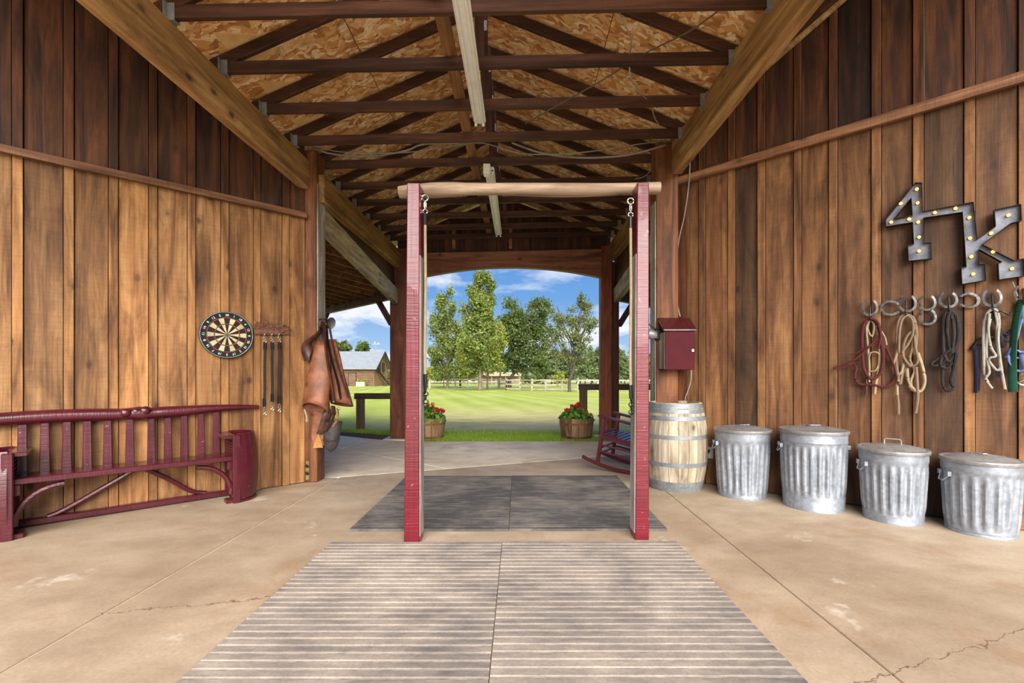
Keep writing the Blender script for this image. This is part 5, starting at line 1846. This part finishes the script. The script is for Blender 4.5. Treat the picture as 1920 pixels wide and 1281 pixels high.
# ---- trees
def foliage_mesh(name, blobs, m, leaf_size, per, rng, hollow=.35, clumps=None):
    """leaf quads in clumps inside ellipsoids (centre, radii, weight)"""
    P = []
    for c, r, wgt in blobs:
        k = max(4, int(per * wgt))
        nc = clumps or max(6, int(14 * wgt))
        d = rng.normal(size=(nc, 3)); d /= np.linalg.norm(d, axis=1)[:, None]
        cen = d * (hollow + (1 - hollow) * rng.uniform(0, 1, (nc, 1)) ** .5) * .86
        idx = rng.integers(0, nc, k)
        q = cen[idx] + rng.normal(0, .17, (k, 3))
        P.append(np.array(c) + q * np.array(r))
    P = np.concatenate(P)
    n = len(P)
    a = rng.normal(size=(n, 3)); a /= np.linalg.norm(a, axis=1)[:, None]
    b = np.cross(a, rng.normal(size=(n, 3))); b /= np.linalg.norm(b, axis=1)[:, None]
    s_ = leaf_size * rng.uniform(.6, 1.3, (n, 1))
    v = np.empty((n * 4, 3))
    v[0::4], v[1::4], v[2::4], v[3::4] = P + a * s_, P + b * s_ * .6, P - a * s_, P - b * s_ * .6
    me = bpy.data.meshes.new(name)
    me.vertices.add(n * 4)
    me.vertices.foreach_set('co', v.ravel())
    me.loops.add(n * 4)
    me.loops.foreach_set('vertex_index', np.arange(n * 4))
    me.polygons.add(n)
    me.polygons.foreach_set('loop_start', np.arange(0, n * 4, 4))
    me.update(calc_edges=True)
    me.validate()
    me.materials.append(m)
    return me


def tree(label, base, blobs_px, m, leaf, per, seed, trunk_r=.16, bark='bark', lean=0.0, branches=True, hollow=.35, clumps=None, group='trees beyond the lawn fence', name='tree'):
    rng = np.random.default_rng(seed)
    B = lawn(*base)
    t_ = thing(name, label, 'tree', B, 0, group)
    k = B.y / F
    bl_ = []
    for cx_, cy_, rx, ry, w_ in blobs_px:
        c = Vector(((cx_ - VX) * k, B.y + rng.normal(0, .3) * rx * k, CH + (VY - cy_) * k)) - B
        rx *= 1.16
        bl_.append((c, (rx * k, rx * k * .9, ry * k), w_ * 1.1))
    me = foliage_mesh('foliage', bl_, m, leaf, per, rng, hollow, clumps)
    f_ = bpy.data.objects.new('foliage', me)
    C.objects.link(f_)
    f_.parent = t_
    f_['kind'] = 'stuff'
    top = max(c.z + r[2] * .4 for c, r, _ in bl_)
    hi = max(bl_, key=lambda q: q[0].z)[0]
    lo = min(bl_, key=lambda q: q[0].z)[0]
    mid = Vector((hi.x * .4, 0, top * .5))
    P = spline([(0, 0, -.1), (0, 0, top * .12), mid * .5 + Vector((lean, 0, 0)), mid, Vector((hi.x, hi.y, top))], 4)
    b = MB().tube(P, [trunk_r * (1.25 if i == 0 else 1) * (1 - .85 * i / (len(P) - 1)) for i in range(len(P))], 8)
    b.build('trunk', M[bark], t_, smooth=True)
    if branches:
        for c, r, w_ in bl_:
            for q in range(3 if branches is True else branches):
                e = c + Vector((rng.normal() * r[0] * .5, rng.normal() * r[1] * .4, rng.uniform(-.1, .75) * r[2]))
                z0 = max(top * .18, min(e.z * .55, top * .6))
                s0 = Vector((hi.x * .4 * z0 / (top * .5) * .6, 0, z0))
                m_ = s0.lerp(e, .5) + Vector((0, 0, -.12 * (e - s0).length * .5))
                MB().tube(spline([s0, m_, e], 3), [trunk_r * .42 * (1 - .13 * i) for i in range(7)], 5).build('branch', M[bark], t_, smooth=True)
    return t_


tree('loose slim poplar left of the tallest tree, behind the left white fence', (839, 729),
     [(836, 572, 17, 34, .6), (832, 615, 26, 40, 1), (838, 660, 32, 36, 1.1), (826, 694, 24, 18, .5), (848, 640, 20, 46, .6), (818, 668, 14, 30, .4)], M['leaf_mid'], .14, 2600, 1, .17)
tree('tallest tree in the middle of the lawn view, a ragged mid-green poplar', (900, 733),
     [(903, 538, 18, 30, .7), (897, 572, 27, 34, 1.1), (902, 615, 30, 38, 1.2), (896, 655, 30, 36, 1.1), (892, 690, 28, 20, .6), (912, 560, 20, 40, .5)], M['leaf_mid'], .14, 2600, 2, .22)
tree('lime-green feathery tree just right of the tallest tree', (914, 731),
     [(924, 615, 17, 34, .7), (926, 650, 23, 34, 1), (920, 685, 26, 24, .8), (885, 668, 22, 40, .8), (872, 690, 18, 22, .5)], M['leaf_lime'], .13, 2400, 3, .12)
tree('narrow olive tree between the slim poplar and the tallest tree', (863, 727),
     [(868, 620, 15, 44, .8), (866, 665, 19, 38, .9), (862, 695, 22, 18, .5)], M['leaf_mid'], .14, 2200, 4, .17, 'bark_dk')
tree('broad dark green leaning tree in the middle with a forked dark trunk', (956, 729),
     [(965, 590, 28, 32, 1.1), (950, 630, 26, 40, 1.0), (985, 620, 34, 44, 1.4), (1008, 585, 24, 26, .9), (1015, 635, 24, 42, 1.0), (975, 672, 38, 24, 1.0), (1000, 682, 30, 20, .7)], M['leaf_dark'], .14, 2600, 5, .28, 'bark_dk', .25)
tree('small dark companion trunk left of the broad dark green tree', (938, 726),
     [(946, 680, 18, 22, .6), (938, 655, 16, 24, .6)], M['leaf_dark'], .14, 1800, 6, .2, 'bark_dk')
tree('sparse open-crowned tree on the right with visible pale branches', (1068, 735),
     [(1096, 566, 16, 22, .5), (1080, 596, 26, 22, .6), (1048, 590, 17, 26, .45), (1104, 610, 17, 34, .5), (1060, 630, 30, 26, .6), (1094, 648, 24, 22, .5), (1040, 655, 18, 24, .4), (1075, 674, 30, 16, .5)], M['leaf_olive'], .095, 1700, 7, .17, 'bark_dk', .1, 3, .2)
# shrubs and the far woods
pine_variants = []
for v_ in range(4):
    rng = np.random.default_rng(40 + v_)
    blobs = []
    Hh = 8.5
    for q in range(6):
        z = Hh * (.22 + .13 * q)
        rr = (2.3 - .28 * q) * rng.uniform(.85, 1.2)
        blobs.append(((rng.normal(0, .25), rng.normal(0, .25), z), (rr, rr, 1.0), .6))
    pine_variants.append(foliage_mesh('foliage', blobs, M['leaf_pine'], .24, 900, rng, .2))
trunk_me = MB().tube([(0, 0, -.3), (0, 0, 4), (0, 0, 8.2)], [.17, .12, .03], 6).mesh('trunk', [M['bark_dk']], True)
rnd = random.Random(21)
slots = []
for k in range(20):
    slots.append((1005 + k * 13 + rnd.uniform(-5, 5), rnd.uniform(100, 122), rnd.uniform(.80, 1.05)))
for k in range(14):
    slots.append((1010 + k * 19 + rnd.uniform(-7, 7), rnd.uniform(128, 150), rnd.uniform(.95, 1.25)))
for k in range(22):
    slots.append((720 + k * 15 + rnd.uniform(-7, 7), rnd.uniform(120, 150), rnd.uniform(.42, .62)))
for k in range(13):
    slots.append((825 + k * 16 + rnd.uniform(-7, 7), rnd.uniform(105, 125), rnd.uniform(.55, .8)))
WORD = ['first', 'second', 'third', 'fourth', 'fifth', 'sixth', 'seventh', 'eighth', 'ninth', 'tenth', 'eleventh', 'twelfth', 'thirteenth', 'fourteenth', 'fifteenth',
        'sixteenth', 'seventeenth', 'eighteenth', 'nineteenth', 'twentieth']
for i, (px, Y, sc_) in enumerate(sorted(slots)):
    lab = ('hazy pine of the far woods, left of the tallest tree' if px < 900 else 'hazy pine of the far woods, behind the broad dark green tree' if px < 1030
           else 'hazy pine of the far woods, behind the sparse tree' if px < 1140 else 'hazy pine of the far woods, right of the far right post')
    t_ = thing('pine_tree', lab, 'tree', ((px - VX) / F * Y, Y, lawn_z(Y)), rnd.uniform(0, 6), 'pines of the far woods')
    t_.scale = (sc_ * rnd.uniform(.9, 1.2), sc_ * rnd.uniform(.9, 1.2), sc_)
    f_ = bpy.data.objects.new('foliage', pine_variants[i % 4]); C.objects.link(f_); f_.parent = t_; f_['kind'] = 'stuff'
    c = rnd.uniform(.85, 1.15)
    f_.color = (c * rnd.uniform(.95, 1.1), c, c * rnd.uniform(.9, 1.1), 1)
    u_ = bpy.data.objects.new('trunk', trunk_me); C.objects.link(u_); u_.parent = t_


def bush(label, px, py, blobs, m, seed, leaf=.2, per=900):
    rng = np.random.default_rng(seed)
    B = lawn(px, py)
    t_ = thing('bush', label, 'bush', B, 0, 'bushes by the fence')
    k = B.y / F
    bl_ = [(Vector(((x - VX) * k, B.y, CH + (VY - y) * k)) - B, (rx * k, rx * k * .8, ry * k), w_) for x, y, rx, ry, w_ in blobs]
    f_ = bpy.data.objects.new('foliage', foliage_mesh('foliage', bl_, m, leaf, per, rng, .3)); C.objects.link(f_); f_.parent = t_; f_['kind'] = 'stuff'
    for q in range(4):
        e = bl_[0][0] + Vector((rng.normal() * .4, 0, 0))
        MB().tube([(rng.normal() * .1, 0, -.05), e * .6, e], .05, 5).build('stem', M['bark'], t_)


bush('yellow-green bush at the left end of the white fence', 798, 724, [(800, 703, 15, 18, 1), (812, 700, 14, 12, .7)], M['leaf_lime'], 61)
bush('light green shrub in front of the pines behind the right fence', 1046, 725, [(1046, 707, 13, 12, .8), (1056, 712, 9, 8, .5)], M['leaf_lime'], 62)
bush('low dark green shrubs behind the middle of the fence', 982, 722, [(985, 711, 16, 8, .8), (1008, 712, 12, 7, .6)], M['leaf_dark'], 63)
bush('low green shrub beside the right gable of the distant barn', 729, 722, [(730, 708, 8, 14, .8)], M['leaf_mid'], 64, .25)
bush('pale low shrub between the barn and the far left post', 742, 722, [(744, 714, 9, 7, .6)], M['leaf_olive'], 65, .25)

for (px, cy_, rx, ry, lab, sd) in ((641, 651, 17, 13, 'dark rounded tree showing above the left of the barn roof', 71), (679, 655, 14, 14, 'dark rounded tree showing above the middle of the barn roof', 72)):
    rng = np.random.default_rng(sd)
    Y = 100.0
    k = Y / F
    z0 = lawn_z(Y)
    t_ = thing('tree', lab, 'tree', ((px - VX) * k, Y, z0), 0, 'trees behind the barn')
    zc_ = CH + (VY - cy_) * k - z0
    f_ = bpy.data.objects.new('foliage', foliage_mesh('foliage', [((0, 0, zc_), (rx * k, rx * k, ry * k), 1.2), ((0, 0, zc_ - ry * k * 1.2), (rx * k * 1.1, rx * k, ry * k), 1)], M['leaf_dark'], .28, 1100, rng, .3)); C.objects.link(f_); f_.parent = t_; f_['kind'] = 'stuff'
    MB().tube([(0, 0, -.1), (0, 0, zc_)], [.25, .12], 7).build('trunk', M['bark_dk'], t_)

# ---- fences
def fence(label, pts, n_r, h, m=M['fence']):
    """pts: list of base pixels, a post at each"""
    B = [lawn(*p) for p in pts]
    t_ = thing('rail_fence', label, 'fence', B[0])
    o_ = B[0]
    rn_ = random.Random(len(pts))
    for p in B:
        q = p - o_
        tp = Vector((rn_.uniform(-.06, .06), 0, h * rn_.uniform(1.0, 1.12)))
        MB().beam(q + Vector((0, 0, -.1)), q + tp, .13, .13, up=(0, 1, 0)).build('fence_post', m, t_)
    for a, b in zip(B[:-1], B[1:]):
        for k in range(n_r):
            z = h * (.96 - k * .40)
            MB().beam(a - o_ + Vector((0, -.08, z)), b - o_ + Vector((0, -.08, z + rn_.uniform(-.03, .03))), .05, .12).build('fence_rail', m, t_)


fence('white post and rail fence on the left, behind the poplars', [(806, 729), (832, 728), (854, 727.5), (877, 727.5), (905, 727), (934, 727)], 3, 1.15)
fence('short white fence panel return in the middle of the lawn view', [(935, 727), (939, 730.5), (949, 731.5)], 3, 1.2)
fence('greyed rail fence with leaning posts across the right of the lawn', [(949, 731.5), (975, 732), (997, 733), (1023, 733.5), (1054, 733.5), (1084, 734), (1120, 734.5), (1156, 734.5), (1195, 735), (1240, 735)], 3, 1.08)
fence('faint far fence behind the white fence', [(770, 722), (830, 721.6), (880, 721.5), (930, 721.5), (990, 721.5), (1050, 721.6)], 2, 1.1)
fence('dark rail fence beside the distant barn', [(724, 724), (732, 724), (742, 724)], 3, 1.15, M['barn_dark'])

# loafing shed behind the trees
sh = thing('loafing_shed', 'low tan shed roof showing between the tree trunks', 'shed', ((935 - VX) / F * 98, 98, lawn_z(98)))
for x in (-4.6, -1.5, 1.5, 4.6):
    MB().box(x - .08, x + .08, -.08, .08, 0, 1.9).build('shed_post', M['fence'], sh)
MB().add([(-4.9, -.6, 1.85), (4.9, -.6, 1.85), (4.9, 3, 2.5), (-4.9, 3, 2.5), (-4.9, -.6, 2.0), (4.9, -.6, 2.0), (4.9, 3, 2.65), (-4.9, 3, 2.65)],
         [(0, 3, 2, 1), (4, 5, 6, 7), (0, 1, 5, 4), (1, 2, 6, 5), (2, 3, 7, 6), (3, 0, 4, 7)]).build('shed_roof', M['tan_shed'], sh)
MB().box(-4.7, 4.7, 2.6, 2.7, 0, 2.3).build('back_wall', M['tan_shed'], sh, color=(.7, .7, .7))

# ---- distant barn
zb = lawn_z(75)
bo = Vector((-23.75, 75, zb))
bn2 = thing('barn', 'distant brown log barn with a grey metal roof left of the lawn', 'barn', bo)
WX, DY, EH, RH = 14.0, 8.0, 3.2, 5.75
MB().box(-WX, 0, 0, DY, -.3, EH).build('walls', M['barn'], bn2)
for k in range(11):
    z = .02 + k * .285
    MB().tube([(-WX - .02, -.03, z + .14), (-.02, -.03, z + .14)], .15, 6).build('log', M['barn'], bn2, color=(1 - .05 * (k % 2), 1, 1))
gp = MB().prism([(0.0, -.3), (DY, -.3), (DY, EH), (DY / 2, RH - .12), (0, EH)], 0, .06, 'y').xf(Matrix(((0, 1, 0, 0), (1, 0, 0, 0), (0, 0, 1, 0), (0, 0, 0, 1))))
gp.build('gable_wall', M['barn_gable'], bn2)
for sg in (0, 1):
    y0, y1 = (-.7, DY / 2) if sg == 0 else (DY + .7, DY / 2)
    sl = (RH - EH) / (DY / 2)
    z0 = EH - .7 * sl
    v = [(-WX - .6, y0, z0), (.8, y0, z0), (.8, y1, RH), (-WX - .6, y1, RH)]
    MB().add(v + [(p[0], p[1], p[2] + .14) for p in v], [(0, 3, 2, 1), (4, 5, 6, 7), (0, 1, 5, 4), (1, 2, 6, 5), (2, 3, 7, 6), (3, 0, 4, 7)]).build('roof_slope', M['roof_metal'], bn2)
    MB().beam((.82, y0, z0 + .02), (.82, y1, RH + .02), .08, .3).build('barge_board', M['barn_dark'], bn2)
for k in range(1, 9):
    MB().box(.06, .09, k * .88, k * .88 + .06, .0, min(EH + min(k * .88, DY - k * .88) * .6, RH)).build('gable_batten', M['barn_gable'], bn2, color=(.8, .8, .8))
dr = MB().box(-3.9, -2.8, -.22, -.10, 0, 2.1).build('door', M['barn'], bn2, color=(.8, .85, .9))
MB().box(-4.02, -3.9, -.24, -.10, 0, 2.22).build('door_jamb', M['barn_dark'], dr)
MB().box(-2.8, -2.68, -.24, -.10, 0, 2.22).build('door_jamb', M['barn_dark'], dr)
MB().box(-4.02, -2.68, -.24, -.10, 2.1, 2.22).build('door_head', M['barn_dark'], dr)
MB().box(-5.4, -5.1, -.3, -.1, 1.6, 1.95).build('wall_lamp', M['barn_dark'], bn2)
st_ = MB().beam((.25, .6, 3.0), (.9, 6.2, .1), .1, .3).build('stair_stringer', M['barn_dark'], bn2)
for k in range(8):
    u = k / 8
    MB().box(.2, 1.1, .6 + 5.6 * u, .85 + 5.6 * u, 3.0 - 2.9 * u, 3.06 - 2.9 * u).build('stair_tread', M['barn_dark'], st_)
MB().box(.2, .28, 2.2, 3.2, 2.4, 3.9).build('gable_window', M['barn_dark'], bn2)
MB().box(.2, .28, 4.6, 5.6, 2.4, 3.9).build('gable_window', M['barn_dark'], bn2)
wv = thing('weather_vane', 'thin weather vane pole rising behind the barn ridge', 'weather vane', bo + Vector((-1.3, 5.4, 4.9)))
MB().tube([(0, 0, 0), (0, 0, 2.5)], .06, 6).build('pole', M['hanger'], wv)
MB().beam((-.5, 0, 2.3), (.5, 0, 2.3), .05, .10).build('pointer', M['hanger'], wv)
MB().prism([(.2, 2.3), (.6, 2.7), (.7, 2.3)], -.02, .02, 'y').build('tail', M['hanger'], wv)
MB().prism([(-.3, 2.4), (-.1, 2.85), (.1, 2.4)], -.02, .02, 'y').build('figure', M['hanger'], wv)
pt = thing('planter_box', 'tiny pale planter with greenery beside the barn door', 'planter', bo + Vector((-1.6, -1.2, 0)))
MB().box(-.7, .7, -.3, .3, 0, .75).build('planter_body', M['fence'], pt)
f_ = bpy.data.objects.new('foliage', foliage_mesh('foliage', [((0, 0, 1.0), (.8, .4, .5), .5)], M['leaf_lime'], .14, 400, np.random.default_rng(3), .2)); C.objects.link(f_); f_.parent = pt; f_['kind'] = 'stuff'
bk = MB().lathe([(.001, 0), (.3, 0), (.38, .7), (.33, .7), (.30, .1)], 12).build('bucket', M['barn_dark'], None, bo + Vector((-4.4, -1.0, 0)))
tag(bk, 'dark bucket standing left of the barn door', 'bucket')
